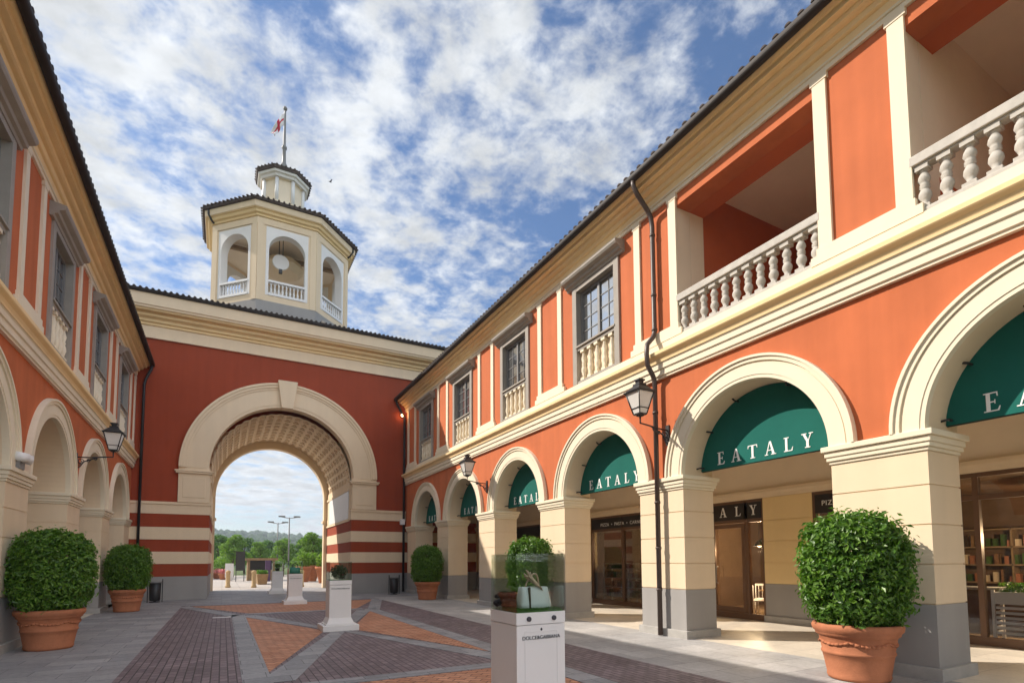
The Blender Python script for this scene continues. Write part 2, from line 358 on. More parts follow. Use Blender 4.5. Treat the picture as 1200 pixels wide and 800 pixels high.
# ------------------------------------------------------------------ facade pieces
def profile_box(d0, d1, z0, z1): return [(d0, z0), (d1, z0), (d1, z1), (d0, z1)]
def wrap_boxes(mb, u0, u1, dd0, steps, mi=0):        # stepped moulding round a column, steps = (proud, z0, z1)
    for p, z0, z1 in steps: mb.box(u0 - p, u1 + p, dd0 - p, p, z0, z1, mi)
def make_column(T, u0, parent, CWk=CW, dep=.9):
    u1 = u0 + CWk
    mb = MB(T)
    js = [.97, 1.02, 1.565, 2.115, 2.665, 3.14]
    mb.box(u0 + .014, u1 - .014, -dep + .014, -.014, .1, 3.15)
    for a, b in zip(js[1:-1], js[2:]): mb.box(u0, u1, -dep, 0, a + .009, b - .009)
    c = mb.build('column', 'cream', parent)
    m2 = MB(T); m2.box(u0, u1, -dep, 0, .165, 1.012); m2.build('plinth', 'grey', c)
    m3 = MB(T); m3.box(u0 - .06, u1 + .06, -dep - .06, .06, -.05, .165); m3.build('base', 'stone', c, bevel=.008)
    m4 = MB(T); wrap_boxes(m4, u0, u1, -dep, [(.022, 3.14, 3.19), (.05, 3.19, 3.255), (.07, 3.255, 3.34), (.105, 3.34, 3.425)])
    m4.build('impost', 'cream2', c, bevel=.01)
    return c
SPR, AR = 3.425, (SP - CW) / 2
def make_archivolt(T, uc, parent):
    mb = MB(T)
    mb.ring(uc, SPR, AR - .004, AR + .06, -.06, .05); mb.ring(uc, SPR, AR + .06, AR + .27, -.06, .062); mb.ring(uc, SPR, AR + .27, AR + .30, -.06, .05)
    mb.ring(uc, SPR, AR + .30, AR + .37, -.06, .085); mb.ring(uc, SPR, AR + .37, AR + .415, -.06, .115)
    return mb.build('archivolt', 'cream2', parent)
bal_mb = MB(); bal_mb.taper(0, 0, 0, .055, .08, .08); bal_mb.taper(0, 0, .575, .63, .08, .08)
bal_mb.lathe(0, 0, [(r_ * 1.22, z_) for r_, z_ in [(.05, .055), (.052, .075), (.036, .095), (.05, .14), (.068, .19), (.064, .24), (.044, .29), (.04, .30), (.056, .318), (.04, .336), (.056, .354), (.04, .372), (.05, .40), (.064, .44), (.058, .48), (.036, .535), (.034, .55), (.054, .565), (.054, .575)]], 14)
BAL = None
def baluster(parent, p, mat='balust'):
    global BAL
    if BAL is None:
        me = bal_mb.build('baluster', 'balust'); BAL = me
        o = ORG[parent.name]; me.parent = parent; me.location = (p[0] - o[0], p[1] - o[1], p[2] - o[2]); ORG[me.name] = p
        return me
    return inst(BAL, 'baluster', parent, p)
WBAL = None
def wbaluster(parent, p):
    global WBAL
    if WBAL: return inst(WBAL, 'baluster', parent, p)
    m = MB(); h = 7.40 - 6.47 - .07; sc = h / .63
    m.taper(p[0], p[1], p[2], p[2] + .055 * sc, .075, .075); m.taper(p[0], p[1], p[2] + .575 * sc, p[2] + h - .001, .075, .075)
    m.lathe(p[0], p[1], [(r_ * 1.15, p[2] + q * sc) for r_, q in ((.05, .055), (.036, .095), (.068, .19), (.062, .25), (.042, .30), (.056, .33), (.042, .36), (.064, .44), (.036, .54), (.05, .575))], 12)
    m.v = [(a - p[0], b - p[1], c - p[2]) for a, b, c in m.v]
    o = m.build('baluster', 'cream2'); g = ORG[parent.name]; o.parent = parent; o.location = (p[0] - g[0], p[1] - g[1], p[2] - g[2]); ORG[o.name] = p; WBAL = o
    return o
def make_window(T, uc, parent):
    z0, z1 = 6.47, 9.12
    f = MB(T)                                        # stone surround
    for s in (-1, 1): f.box(uc + s * .80, uc + s * .985, -.22, .055, z0, z1 + .1)
    f.box(uc - .80, uc + .80, -.22, .05, z1 - .02, z1 + .1)
    f.box(uc - .80, uc + .80, -.20, .03, 7.40, 7.50); f.box(uc - .83, uc + .83, -.02, .075, 7.49, 7.535); f.box(uc - .80, uc + .80, -.2, .04, z0, z0 + .07)
    w = f.build('window', 'stonetrim', parent)
    h = MB(T)
    h.sweep([(0, 9.225), (.07, 9.225), (.09, 9.28), (.15, 9.30), (.17, 9.36), (.27, 9.40), (.30, 9.45), (.30, 9.50), (0, 9.56)], uc - 1.19, uc + 1.19)
    h.build('hood', 'stonetrim', w)
    s = MB(T)
    for a, b in ((-.80, -.72), (-.045, .045), (.72, .80)): s.box(uc + a, uc + b, -.19, -.10, 7.535, z1 - .02)
    for a, b in ((7.50, 7.60), (z1 - .10, z1 - .02)): s.box(uc - .72, uc - .045, -.185, -.105, a, b); s.box(uc + .045, uc + .72, -.185, -.105, a, b)
    for m in (-.3825, .3825):
        s.box(uc + m - .010, uc + m + .010, -.165, -.125, 7.6, z1 - .1)
        for k in (1, 2, 3):
            zz = 7.6 + k * (z1 - .1 - 7.6) / 4; s.box(uc + m - .3375, uc + m + .3375, -.163, -.127, zz - .010, zz + .010)
    s.build('sash', 'frame', w)
    p = MB(T); p.box(uc - .73, uc + .73, -.151, -.143, 7.53, z1 - .03); p.build('pane', 'pane', w)
    b = MB(T); b.box(uc - .80, uc + .80, -.22, -.085, z0 + .07, 7.40); b.build('apron_panel', 'cream', w)
    for k in range(5):
        P = T(uc + (k - 2) * .30, -.05, z0 + .07); wbaluster(w, P)
    return w
def strip(T, u0, u1, parent):
    mb = MB(T); mb.box(u0, u1, -.005, .05, 6.40, 9.60); mb.box(u0 - .03, u1 + .03, -.005, .06, 9.52, 9.66)
    return mb.build('pilaster_strip', 'cream2', parent)
def lower_cornices(T, a, b, parent):
    mb = MB(T)
    mb.sweep([(-.01, 5.66), (.07, 5.66), (.07, 5.70), (.10, 5.715), (.10, 5.84), (.13, 5.855), (.13, 5.96), (.15, 5.985), (-.01, 5.985)], a, b); mb.build('belt_course', 'cream2', parent)
    mb = MB(T)
    mb.sweep([(-.01, 5.987), (.16, 5.987), (.165, 6.03), (.19, 6.08), (.245, 6.12), (.26, 6.14), (.26, 6.21), (.06, 6.30), (-.01, 6.30)], a, b); mb.build('belt_moulding', 'yellow', parent)
    mb = MB(T)
    mb.box(a, b, -.01, .065, 6.303, 6.46); mb.build('belt_plinth', 'cream2', parent)
def upper_cornices(T, a, b, parent):
    mb = MB(T); mb.sweep([(-.01, 9.62), (.05, 9.62), (.05, 9.70), (.08, 9.71), (.08, 9.745), (-.01, 9.745)], a, b); mb.build('frieze', 'cream2', parent)
    mb = MB(T)
    mb.sweep([(-.01, 9.747), (.08, 9.747), (.09, 9.86), (.13, 9.87), (.15, 9.885), (.17, 9.96), (.24, 9.97), (.28, 9.99), (.29, 10.06), (.41, 10.065), (.42, 10.15), (.46, 10.155), (.49, 10.18), (.52, 10.21), (.52, 10.25), (-.01, 10.26)], a, b); mb.build('cornice', 'yellow', parent)
    mb = MB(T)
    pr = [(.525, 10.20)] + [(.605 + .085 * math.cos(R(t)), 10.225 + .085 * math.sin(R(t))) for t in range(200, 361, 20)] + [(.69, 10.27), (.525, 10.27)]
    mb.sweep(pr, a - .02, b + .02); mb.build('gutter', 'gutter', parent)
def tiled_roof(T, a, b, de, ze, dr_, zr, parent, period=.22, name='roof'):
    mb = MB(T); n = int((b - a) / period); seg = 6
    us = []
    for i in range(n):
        for k in range(seg): us.append((a + (b - a) * (i + k / seg) / n, k / seg))
    us.append((b, 0))
    vs = []
    for u, ph in us:
        h = .035 * max(0, math.sin(ph * 2 * math.pi)) - .02 * max(0, -math.sin(ph * 2 * math.pi))
        vs += [(u, de, ze + h), (u, dr_, zr + h), (u, de + .01, ze - .05), (u, dr_, zr - .2)]
    fs = []
    for i in range(len(us) - 1):
        o = 4 * i; fs += [(o, o + 4, o + 5, o + 1), (o + 2, o + 3, o + 7, o + 6), (o, o + 2, o + 6, o + 4)]
    mb.add(vs, fs)
    for i in range(n):                                # round tile noses over the gutter
        u = a + (b - a) * (i + .25) / n
        ang = [R(x) for x in (0, 45, 90, 135, 180)]
        P = [(u + .055 * math.cos(t), de + .05, ze - .005 + .042 * math.sin(t)) for t in ang] + [(u + .06 * math.cos(t), de - .35, ze + .1 + .045 * math.sin(t)) for t in ang]
        mb.add(P, [(j, j + 1, j + 6, j + 5) for j in range(4)] + [(0, 1, 2, 3, 4)])
    return mb.build(name, 'roof', parent)

def arcade_building(T, first, n, u_end, kinds, root, back):
    """first = u of the first column's near edge; kinds[k] for bay k (after column k)"""
    u_lo = first; cols = [first + SP * k for k in range(n)]
    for u in cols: make_column(T, u, root)
    wl = MB(T)                                        # lower wall with arches
    for k in range(n - 1):
        uc = cols[k] + CW + AR
        wl.archwall(cols[k] + CW / 2, cols[k + 1] + CW / 2, SPR, 5.7, uc, AR, SPR, 0, -.9, 0, 1)
        make_archivolt(T, uc, root)
    wl.box(cols[0] - .02, cols[0] + CW / 2, -.9, 0, SPR, 5.7)
    wl.box(cols[-1] + CW / 2, u_end, -.9, 0, SPR, 5.7)
    # upper wall
    a, b = cols[0] - .02, u_end
    cuts = []
    for k in range(n - 1):
        uc = cols[k] + CW + AR
        if kinds[k] == 'w': cuts.append((uc - .83, uc + .83, 6.455, 9.16))
        else: cuts.append((cols[k] + CW - .02, cols[k + 1] + .02, 6.50, 9.36))
    u = a
    for c0, c1, q0, q1 in cuts:
        wl.box(u, c0, -.42, 0, 5.7, 9.75); wl.box(c0, c1, -.42, 0, 5.7, q0); wl.box(c0, c1, -.42, 0, q1, 9.75); u = c1
    wl.box(u, b, -.42, 0, 5.7, 9.75)
    wl.build('wall', ['orange', 'cream'], root)
    for k in range(n - 1):
        uc = cols[k] + CW + AR
        if kinds[k] == 'w': make_window(T, uc, root)
        else: make_loggia(T, cols[k] + CW - .02, cols[k + 1] + .02, root, k == 1)
    for k, u in enumerate(cols):
        lw = k > 0 and kinds[k - 1] == 'l'; rw = k < n - 1 and kinds[k] == 'l'
        strip(T, u - (.02 if lw else 0), u + .20, root); strip(T, u + CW - .20, u + CW + (.02 if rw else 0), root)
        pb = MB(T); pb.box(u - .14, u + CW + .14, -.004, .075, 6.455, 6.60); pb.box(u - .05, u + CW + .05, -.004, .068, 6.60, 6.72); pb.build('pilaster_base', 'cream2', root)
    lower_cornices(T, a, b - .05, root); upper_cornices(T, a, b - .05, root)
    tiled_roof(T, a, b + .1, .64, 10.30, -4.6, 12.0, root)
    rb = MB(T); rb.add([(a, -4.6, 12.02), (b, -4.6, 12.02), (b, -9.8, 10.2), (a, -9.8, 10.2)], [(0, 1, 2, 3)]); rb.build('roof', 'roof', root)
    bw = MB(T)
    bw.box(a, b, -9.4, -9.2, 0, 10.2); bw.box(a, a + .3, -9.2, -back - .3, 0, 10.1); bw.box(b - .35, b - .05, -9.2, -back - .3, 0, 10.1)
    bw.build('rear_wall', 'orange', root)
    ce = MB(T); ce.box(a, b, -back - .05, -.9, 4.35, 4.6); ce.build('arcade_ceiling', 'beige', root)
    return cols

def make_loggia(T, u0, u1, root, pale=False):
    ii = MB(T)                                        # jambs, lintel soffit, floor, side and back walls, ceiling
    ii.box(u0, u0 + .012, -.85, -.424, 6.46, 9.36, 1); ii.box(u1 - .012, u1, -.85, -.424, 6.46, 9.36, 1)
    ii.box(u0 - .001, u0 + .008, -.42, -.002, 6.5, 9.358, 1); ii.box(u1 - .008, u1 + .001, -.42, -.002, 6.5, 9.358, 1)
    ii.box(u0, u1, -.86, -.424, 9.36, 10.0, 0)
    ii.box(u0 - .2, u0 + .005, -4.5, -.852, 6.3, 10.0, 0); ii.box(u1 - .005, u1 + .2, -4.5, -.852, 7.4 if pale else 6.3, 10.0, 1 if pale else 0)
    if pale: ii.box(u1 - .005, u1 + .2, -4.5, -.852, 6.3, 7.398, 0)
    ii.box(u0, u1, -4.7, -4.5, 6.3, 10.0, 0); ii.box(u0, u1, -4.5, -.43, 6.3, 6.42, 3); ii.box(u0, u1, -4.5, -.862, 9.98, 10.05, 1)
    lg = ii.build('loggia', ['redin', 'beige', 'stone', 'arcfloor'], root)
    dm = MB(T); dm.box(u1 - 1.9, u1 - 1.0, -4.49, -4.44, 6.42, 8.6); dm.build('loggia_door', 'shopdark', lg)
    rl = MB(T); rl.box(u0 + .01, u1 - .01, -.17, .055, 7.20, 7.345); rl.box(u0 + .03, u1 - .03, -.14, .02, 7.165, 7.20)
    rl.box(u0 + .01, u1 - .01, -.17, .04, 6.463, 6.535)
    b = rl.build('balustrade', 'balust', root, bevel=.012)
    n = 12
    for k in range(n):
        uu = u0 + .14 + (u1 - u0 - .28) * k / (n - 1); baluster(b, T(uu, -.06, 6.535))

# ------------------------------------------------------------------ right building
RB = empty('arcade_building', (D, 3.6, 0), 'sunlit orange arcaded shop building with green arch awnings and loggia balustrades', 'building', 'two storey arcaded shop buildings')
F0 = 3.6 - 2 * SP
kr = ['l', 'l', 'l', 'w', 'w', 'w', 'w']
BK = 12.65 - D
colsR = arcade_building(TR, F0, 8, E, kr, RB, BK)
# shop front wall behind the arcade
bw = MB(TR)
WALLS = [(F0, F0 + .8), (7.83, 9.18), (12.26, 13.61), (16.75, 18.15), (22.9, 24.2), (26.6, E)]
for a, b in WALLS:
    bw.box(a, b, -BK - .3, -BK, .16, 1.0, 1)
    for z0, z1 in ((1.0, 1.555), (1.555, 2.115), (2.115, 2.665), (2.665, 3.28)): bw.box(a, b, -BK - .3, -BK, z0 + .008, z1 - .008, 0)
    bw.box(a + .006, b - .006, -BK - .29, -BK - .014, .2, 3.28, 0)
    bw.box(a - .03, b + .03, -BK - .1, -BK + .05, -.05, .16, 2)
bw.box(F0, E, -BK - .3, -BK, 3.50, 4.36, 3); bw.build('shop_wall', ['shopwall', 'grey', 'stone', 'beige'], RB)
mb = MB(TR); mb.sweep([(-BK - .2, 3.28), (-BK + .05, 3.28), (-BK + .07, 3.36), (-BK + .1, 3.42), (-BK + .1, 3.50), (-BK - .2, 3.50)], F0, E - .02); mb.build('shop_cornice', 'cream', RB)
def shopfront(a, b, mull, trans, door=None, signs=None):
    f = MB(TR); d0, d1 = -BK - .14, -BK - .02
    f.box(a, a + .07, d0, d1, 0, 3.28); f.box(b - .07, b, d0, d1, 0, 3.28); f.box(a + .07, b - .07, d0 + .002, d1 - .002, 3.2, 3.28); f.box(a + .07, b - .07, d0 + .002, d1 + .02, 0, .16)
    for m in mull: f.box(m - .045, m + .045, d0 + .01, d1 + .01, .16, 3.2)
    segs = [a + .07] + mull + [b - .07]
    for p, q in zip(segs, segs[1:]): f.box(p + .046 * (p in mull), q - .046 * (q in mull), d0 + .01, d1, trans, trans + .09)
    s = f.build('shop_window', 'bronze', RB)
    p = MB(TR); p.box(a + .05, b - .05, -BK - .085, -BK - .075, .1, trans + .02)
    if not signs: p.box(a + .05, b - .05, -BK - .085, -BK - .075, trans + .08, 3.22)
    p.build('pane', 'shopglass', s)
    if signs:
        q = MB(TR); q.box(a + .06, b - .06, -BK - .11, -BK - .01, trans + .09, 3.2); q.build('fascia_panel', 'sign', s)
    return s
s0 = shopfront(F0 + .8, 7.83, [-2.0, 1.6, 4.62, 6.0], 2.76)
q = MB(TR); q.box(6.05, 7.76, -BK - .12, -BK - .008, 2.75, 3.2); q.build('fascia_panel', 'sign', s0)
s1 = shopfront(9.18, 12.26, [9.72, 10.92], 2.66, True, True)
s2 = shopfront(13.61, 16.75, [14.9], 2.72, None, True)
s3 = shopfront(18.15, 22.9, [20.4], 2.66, None, True)
s4 = shopfront(24.2, 26.6, [25.4], 2.66, None, True)
serif_word('EATALY', 2.70, .27, TR, 10.72, -BK - .009, 2.85, -1, 'shop_lettering', 'letter', s1)
RF = (R(90), 0, R(-90))
wordmesh('shop_lettering', 'PIZZA  \u2022  PASTA  \u2022  CARNE', .17, 'letter', s2, (D + BK + .006, 15.0, 2.91), RF, .003, 1.12)
wordmesh('shop_lettering', 'PIZZA  \u2022  PASTA', .17, 'letter', s0, (D + BK + .002, 6.92, 2.93), RF, .003, 1.12)
# door leaf with handle
dl = MB(TR)
for a, b in ((9.77, 9.87), (10.78, 10.88)): dl.box(a, b, -BK - .055, -BK + .0, .17, 2.64)
dl.box(9.87, 10.78, -BK - .054, -BK - .002, 2.52, 2.64); dl.box(9.87, 10.78, -BK - .054, -BK - .002, .17, .32)
dd = dl.build('door', 'bronze', RB)
hd = MB(TR); hd.tube([(10.70, -BK, .95), (10.70, -BK + .07, .98), (10.70, -BK + .07, 1.42), (10.70, -BK, 1.45)], .014); hd.build('handle', 'frame', dd)
# the room behind the glass
rm = MB(TR); zc = 3.28
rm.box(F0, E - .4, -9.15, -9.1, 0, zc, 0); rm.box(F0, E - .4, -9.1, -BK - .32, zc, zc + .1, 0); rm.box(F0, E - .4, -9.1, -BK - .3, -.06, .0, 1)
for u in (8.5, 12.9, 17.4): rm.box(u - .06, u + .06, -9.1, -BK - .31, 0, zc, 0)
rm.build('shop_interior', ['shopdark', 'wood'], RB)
# drain pipe with swan necks and bands
pp = MB(TR)
pp.tube([(8.70, .605, 10.2), (8.70, .60, 10.05), (8.69, .50, 9.88), (8.67, .22, 9.58), (8.66, .13, 9.42), (8.65, .11, 9.2), (8.65, .11, 6.75), (8.65, .16, 6.62), (8.65, .34, 6.42), (8.65, .36, 6.2), (8.65, .34, 5.95), (8.65, .18, 5.72), (8.65, .14, 5.6), (8.65, .14, .02)], .055, 12)
for z in (9.0, 7.6, 6.8, 4.9, 2.9, 1.9, 1.0):
    dd_ = .11 if z > 6.5 else .14; pp.tube([(8.65, dd_, z - .025), (8.65, dd_, z + .025)], .066, 12)
pp.build('drainpipe', 'pipe', RB)
for T_, root_, lx in ((TR, RB, 0),):
    p2 = MB(TR); p2.tube([(E - .14, .60, 10.2), (E - .14, .57, 10.02), (E - .14, .32, 9.6), (E - .14, .14, 9.3), (E - .14, .14, .05)], .06, 10); p2.build('drainpipe', 'black', RB)

# ------------------------------------------------------------------ left building
LB = empty('arcade_building', (W, 17.3, 0), 'shaded terracotta arcaded building on the left side of the courtyard', 'building', 'two storey arcaded shop buildings')
FL = 12.85 - 3 * SP
colsL = arcade_building(TL, FL, 7, E, ['w'] * 6, LB, 2.6)
lw = MB(TL); lw.box(FL, E - .3, -2.9, -2.6, 0, 4.36); lw.build('arcade_back_wall', 'beige', LB)
p2 = MB(TL); p2.tube([(E - .14, .60, 10.2), (E - .14, .57, 10.02), (E - .14, .40, 9.6), (E - .14, .34, 9.3), (E - .14, .34, 1.75)], .055, 10); p2.build('drainpipe', 'black', LB)

# ------------------------------------------------------------------ gate building
cx = 2.55; HW = 3.13; PZ = 35.0
GB = empty('gate_building', (cx, E, 0), 'dark red gate building with a large coffered archway and striped base', 'building')
gw = MB(TE)
lev = [(-.1, 1.02, 2), (1.02, 1.57, 0), (1.57, 2.10, 1), (2.10, 2.63, 0), (2.63, 3.17, 1), (3.17, 3.75, 0), (3.75, 4.17, 1)]
DEP = PZ - E
for x0, x1 in ((-9.5, cx - HW), (cx + HW, 15)):
    for z0, z1, m in lev:
        pr = .02 if m == 1 else 0
        gw.box(x0, x1 + (pr if x1 < 5 else 0) if x1 < 5 else x1, -DEP + .4, pr, z0, z1, m) if x1 < 5 else gw.box(x0 - pr, x1, -DEP + .4, pr, z0, z1, m)
    gw.box(x0, x1 + .05 if x1 < 5 else x1, -.5, .06, 4.17, 4.28, 1) if x1 < 5 else gw.box(x0 - .05, x1, -.5, .06, 4.17, 4.28, 1)
AC, ARI, ARO = 5.85, 3.2, 4.37
gw.archwall(-9.5, 15, 4.28, 11.6, cx, ARI, AC, 0, -.5, 0, 1, 64)
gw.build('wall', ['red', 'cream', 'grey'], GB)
for s in (-1, 1):
    gb = MB(TE)
    a, b = sorted((cx + s * ARI * .985, cx + s * ARO)); gb.box(a, b, -.3, .09, 4.28, 5.58); gb.box(a + .17, b - .17, -.3, .105, 4.5, 5.4); gb.box(a - .10, b + .10, -.3, .17, 5.58, 5.66); gb.box(a - .14, b + .14, -.3, .20, 5.66, 5.72)
    gb.box(a, b, -.3, .092, 5.72, AC)
    gb.build('arch_pedestal', 'cream', GB, bevel=.012)
ga = MB(TE)
for r0, r1, d in ((ARI, ARI + .12, .08), (ARI + .12, ARO - .32, .10), (ARO - .32, ARO - .22, .13), (ARO - .22, ARO - .1, .17), (ARO - .1, ARO, .21)): ga.ring(cx, AC, r0, r1, -.3, d, 0, 180, 72)
ga.build('archivolt', 'cream', GB)
kz = MB(TE)
kz.add([(cx - .26, d, AC + ARI - .05) for d in (-.2, .30)] + [(cx + .26, d, AC + ARI - .05) for d in (-.2, .30)] + [(cx - .44, d, AC + ARO + .10) for d in (-.2, .34)] + [(cx + .44, d, AC + ARO + .10) for d in (-.2, .34)],
       [(0, 1, 3, 2), (4, 6, 7, 5), (0, 4, 5, 1), (2, 3, 7, 6), (1, 5, 7, 3), (0, 2, 6, 4)]); kz.build('keystone', 'cream', GB, bevel=.015)
# coffered vault
vt = MB(TE); nA, nL = 24, 9; VR = 3.14; VZ = 5.72
def vp(a, l, dr_): return (cx + (VR + dr_) * math.cos(a), -l, VZ + (VR + dr_) * math.sin(a))
l0, l1 = .5, DEP - .45
for i in range(nA):
    for j in range(nL):
        a0, a1 = math.pi * i / nA, math.pi * (i + 1) / nA; b0, b1 = l0 + (l1 - l0) * j / nL, l0 + (l1 - l0) * (j + 1) / nL
        da, db = (a1 - a0) * .16, (b1 - b0) * .16
        O = [(a0, b0), (a1, b0), (a1, b1), (a0, b1)]; I = [(a0 + da, b0 + db), (a1 - da, b0 + db), (a1 - da, b1 - db), (a0 + da, b1 - db)]
        J = [(a0 + 2 * da, b0 + 2 * db), (a1 - 2 * da, b0 + 2 * db), (a1 - 2 * da, b1 - 2 * db), (a0 + 2 * da, b1 - 2 * db)]
        vs = [vp(a, b, 0) for a, b in O] + [vp(a, b, 0) for a, b in I] + [vp(a, b, .045) for a, b in I] + [vp(a, b, .045) for a, b in J] + [vp(a, b, .085) for a, b in J]
        fs = [(k + 4 * t, (k + 1) % 4 + 4 * t, (k + 1) % 4 + 4 * t + 4, k + 4 * t + 4) for t in range(4) for k in range(4)] + [(16, 17, 18, 19)]
        vt.add(vs, fs)
vt.build('coffered_vault', 'cream', GB, recalc=False)
for s in (-1, 1):
    bm_ = MB(TE)
    a, b = sorted((cx + s * HW, cx + s * (HW + .5))); bm_.box(a, b, -DEP + .4, -.5, 4.17, 5.72)
    a, b = sorted((cx + s * (HW - .06), cx + s * (HW + .3))); bm_.box(a, b, -DEP + .42, -.45, 3.70, 3.82); bm_.box(a, b, -DEP + .42, -.52, 5.30, 5.42)
    bm_.build('passage_wall', 'cream', GB)
fa = MB(TE); FR = 2.97; fx = 2.51; fz = 5.45
fa.archwall(-9.5, 15, 4.1, 11.6, fx, FR, fz, -DEP + .4, -DEP, 0, 0, 48)
for x0, x1 in ((-9.5, fx - FR), (fx + FR, 15)): fa.box(x0, x1, -DEP, -DEP + .4, -.1, 4.1)
fa.box(fx - FR - .1, fx - FR + .07, -DEP - .05, -DEP + .47, 4.0, 4.15); fa.box(fx + FR - .07, fx + FR + .1, -DEP - .05, -DEP + .47, 4.0, 4.15)
fa.ring(fx, fz, FR - .003, FR + .13, -DEP - .04, -DEP + .46, 0, 180, 48)
fa.build('rear_arch', 'cream', GB)
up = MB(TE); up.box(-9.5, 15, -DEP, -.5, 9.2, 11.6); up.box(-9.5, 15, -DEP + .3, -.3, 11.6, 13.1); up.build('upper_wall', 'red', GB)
ce = MB(TE)
ce.box(-9.6, 15.1, -.3, .06, 11.52, 12.0); ce.sweep([(-.1, 11.44), (.10, 11.44), (.10, 11.53), (-.1, 11.53)], -9.6, 15.1); ce.build('frieze', 'cream', GB)
ce = MB(TE); ce.sweep([(-.1, 12.0), (.12, 12.0), (.14, 12.10), (.22, 12.12), (.26, 12.22), (.42, 12.30), (.44, 12.40), (.66, 12.44), (.72, 12.52), (-.1, 12.52)], -9.6, 15.1); ce.build('cornice', 'yellow', GB)
ce = MB(TE); ce.sweep([(-.1, 12.522), (.76, 12.522), (.78, 12.60), (.82, 12.62), (.86, 13.10), (-.1, 13.12)], -9.7, 15.2); ce.build('fascia', 'cream', GB)
ce = MB(TE); ce.sweep([(.84, 13.10), (.95, 13.11), (.98, 13.17), (.98, 13.23), (.84, 13.23)], -9.8, 15.3); ce.build('gutter', 'gutter', GB)
tiled_roof(TE, -9.8, 15.3, .95, 13.26, -4.3, 14.6, GB)
rb = MB(TE); rb.add([(-9.8, -4.3, 14.62), (15.3, -4.3, 14.62), (15.3, -DEP - .9, 13.2), (-9.8, -DEP - .9, 13.2)], [(0, 1, 2, 3)]); rb.build('roof', 'roof', GB)
wp = MB(); wp.box(cx + HW - .05, cx + HW - .012, 28.1, 33.6, 3.84, 5.28); tag(wp.build('blank_board', 'white', None, (cx + HW, 31, 4.5), bevel=.006), 'blank white board high on the right wall inside the archway', 'board')
SPK = MB(); SPK.box(3.9, 4.1, 26.42, 26.6, 13.22, 13.36)
tag(SPK.build('roof_spotlight', 'stonetrim', None, (4.0, 26.5, 13.22), bevel=.02), 'small grey box lamp on the gate roof edge below the tower', 'lamp')

# ------------------------------------------------------------------ bell tower
tx, ty, ap = 2.5, 28.5 + 3.38, 3.38
TWR = empty('bell_tower', (tx, ty, 13), 'cream octagonal bell tower with white arched openings above the gate roof', 'tower')
fw = 2 * ap * math.tan(R(22.5))
def TF(k):
    a = R(-90 + 45 * k); nx, ny = math.cos(a), math.sin(a)
    return lambda u, d, z: (tx + nx * (ap + d) - ny * u, ty + ny * (ap + d) + nx * u, z)
oct_ = lambda r: r / math.cos(R(22.5))
mbw = MB(); mbb = MB(); mbp = MB()
for k in range(8):
    T = TF(k); mbw.T = T
    h = fw / 2
    mbw.box(-h, -1.0, -.45, 0, 14.68, 18.75); mbw.box(1.0, h, -.45, 0, 14.68, 18.75); mbw.box(-1.0, 1.0, -.45, 0, 14.68, 15.0); mbw.box(-1.0, 1.0, -.45, 0, 18.56, 18.75)
    for s in (-1, 1): mbw.box(*sorted((s * 1.10, s * h)), -.1, .035, 14.68, 18.74)
mbw.T = TW; mbw.lathe(tx, ty, [(oct_(ap + .035), 18.62), (oct_(ap + .04), 18.75), (oct_(ap + .04), 18.95), (oct_(ap - .1), 18.95)], 8, 0, False, R(22.5), False)
mbw.build('wall', 'cream', TWR)
mbb.lathe(tx, ty, [(oct_(ap + .02), 13.2), (oct_(ap + .02), 14.68), (oct_(ap - .4), 14.68)], 8, 0, False, R(22.5), False); mbb.build('base', 'grey', TWR)
mbc = MB(); mbc.lathe(tx, ty, [(oct_(ap), 18.95), (oct_(ap + .10), 18.97), (oct_(ap + .12), 19.06), (oct_(ap + .22), 19.10), (oct_(ap + .27), 19.22), (oct_(ap + .34), 19.24), (oct_(ap + .34), 19.27), (oct_(ap - .2), 19.27)], 8, 0, False, R(22.5), False); mbc.build('cornice', 'yellow', TWR)
mbc = MB(); mbc.lathe(tx, ty, [(oct_(ap - .2), 19.275), (oct_(ap + .37), 19.275), (oct_(ap + .40), 19.56), (oct_(ap - .2), 19.56)], 8, 0, False, R(22.5), False); mbc.build('fascia', 'cream', TWR)
mbc = MB(); mbc.lathe(tx, ty, [(oct_(ap + .38), 19.56), (oct_(ap + .50), 19.58), (oct_(ap + .52), 19.70), (oct_(1.0), 21.3), (.3, 21.3)], 8, 0, False, R(22.5), False)
for k in range(8):
    T = TF(k); mbc.T = T; h = (ap + .5) * math.tan(R(22.5)); n = 13
    for i in range(n):
        u = -h + 2 * h * (i + .5) / n; mbc.tube([(u, .58, 19.70), (u * .9, .1, 19.9)], .05, 6)
mbc.build('roof', 'roof', TWR)
mbc = MB(); mbc.lathe(tx, ty, [(.05, 18.72), (oct_(ap - .4), 18.72), (oct_(ap - .4), 18.76)], 8, 0, False, R(22.5), False); mbc.build('ceiling', 'beige', TWR)
mbc = MB(); mbc.lathe(tx, ty, [(.05, 14.62), (oct_(ap - .3), 14.62), (oct_(ap - .3), 14.66)], 8, 0, False, R(22.5), False); mbc.build('floor', 'stone', TWR)
for k in range(8):
    T = TF(k)
    op = MB(T); op.archwall(-.998, .998, 15.002, 18.558, 0, .86, 17.42, .012, -.43, 0, 0, 32)
    o = op.build('arched_opening', 'whitewarm', TWR)
    rl = MB(T); rl.box(-.86, .86, -.22, .03, 15.01, 15.14); rl.box(-.86, .86, -.22, .03, 15.70, 15.80)
    for i in range(9):
        P = T(-.72 + .18 * i, -.09, 0); T0 = rl.T; rl.T = TW
        rl.lathe(P[0], P[1], [(.05, 15.14), (.03, 15.2), (.058, 15.33), (.03, 15.44), (.028, 15.5), (.05, 15.62), (.05, 15.7)], 8); rl.T = T0
    rl.build('balustrade', 'white', o)
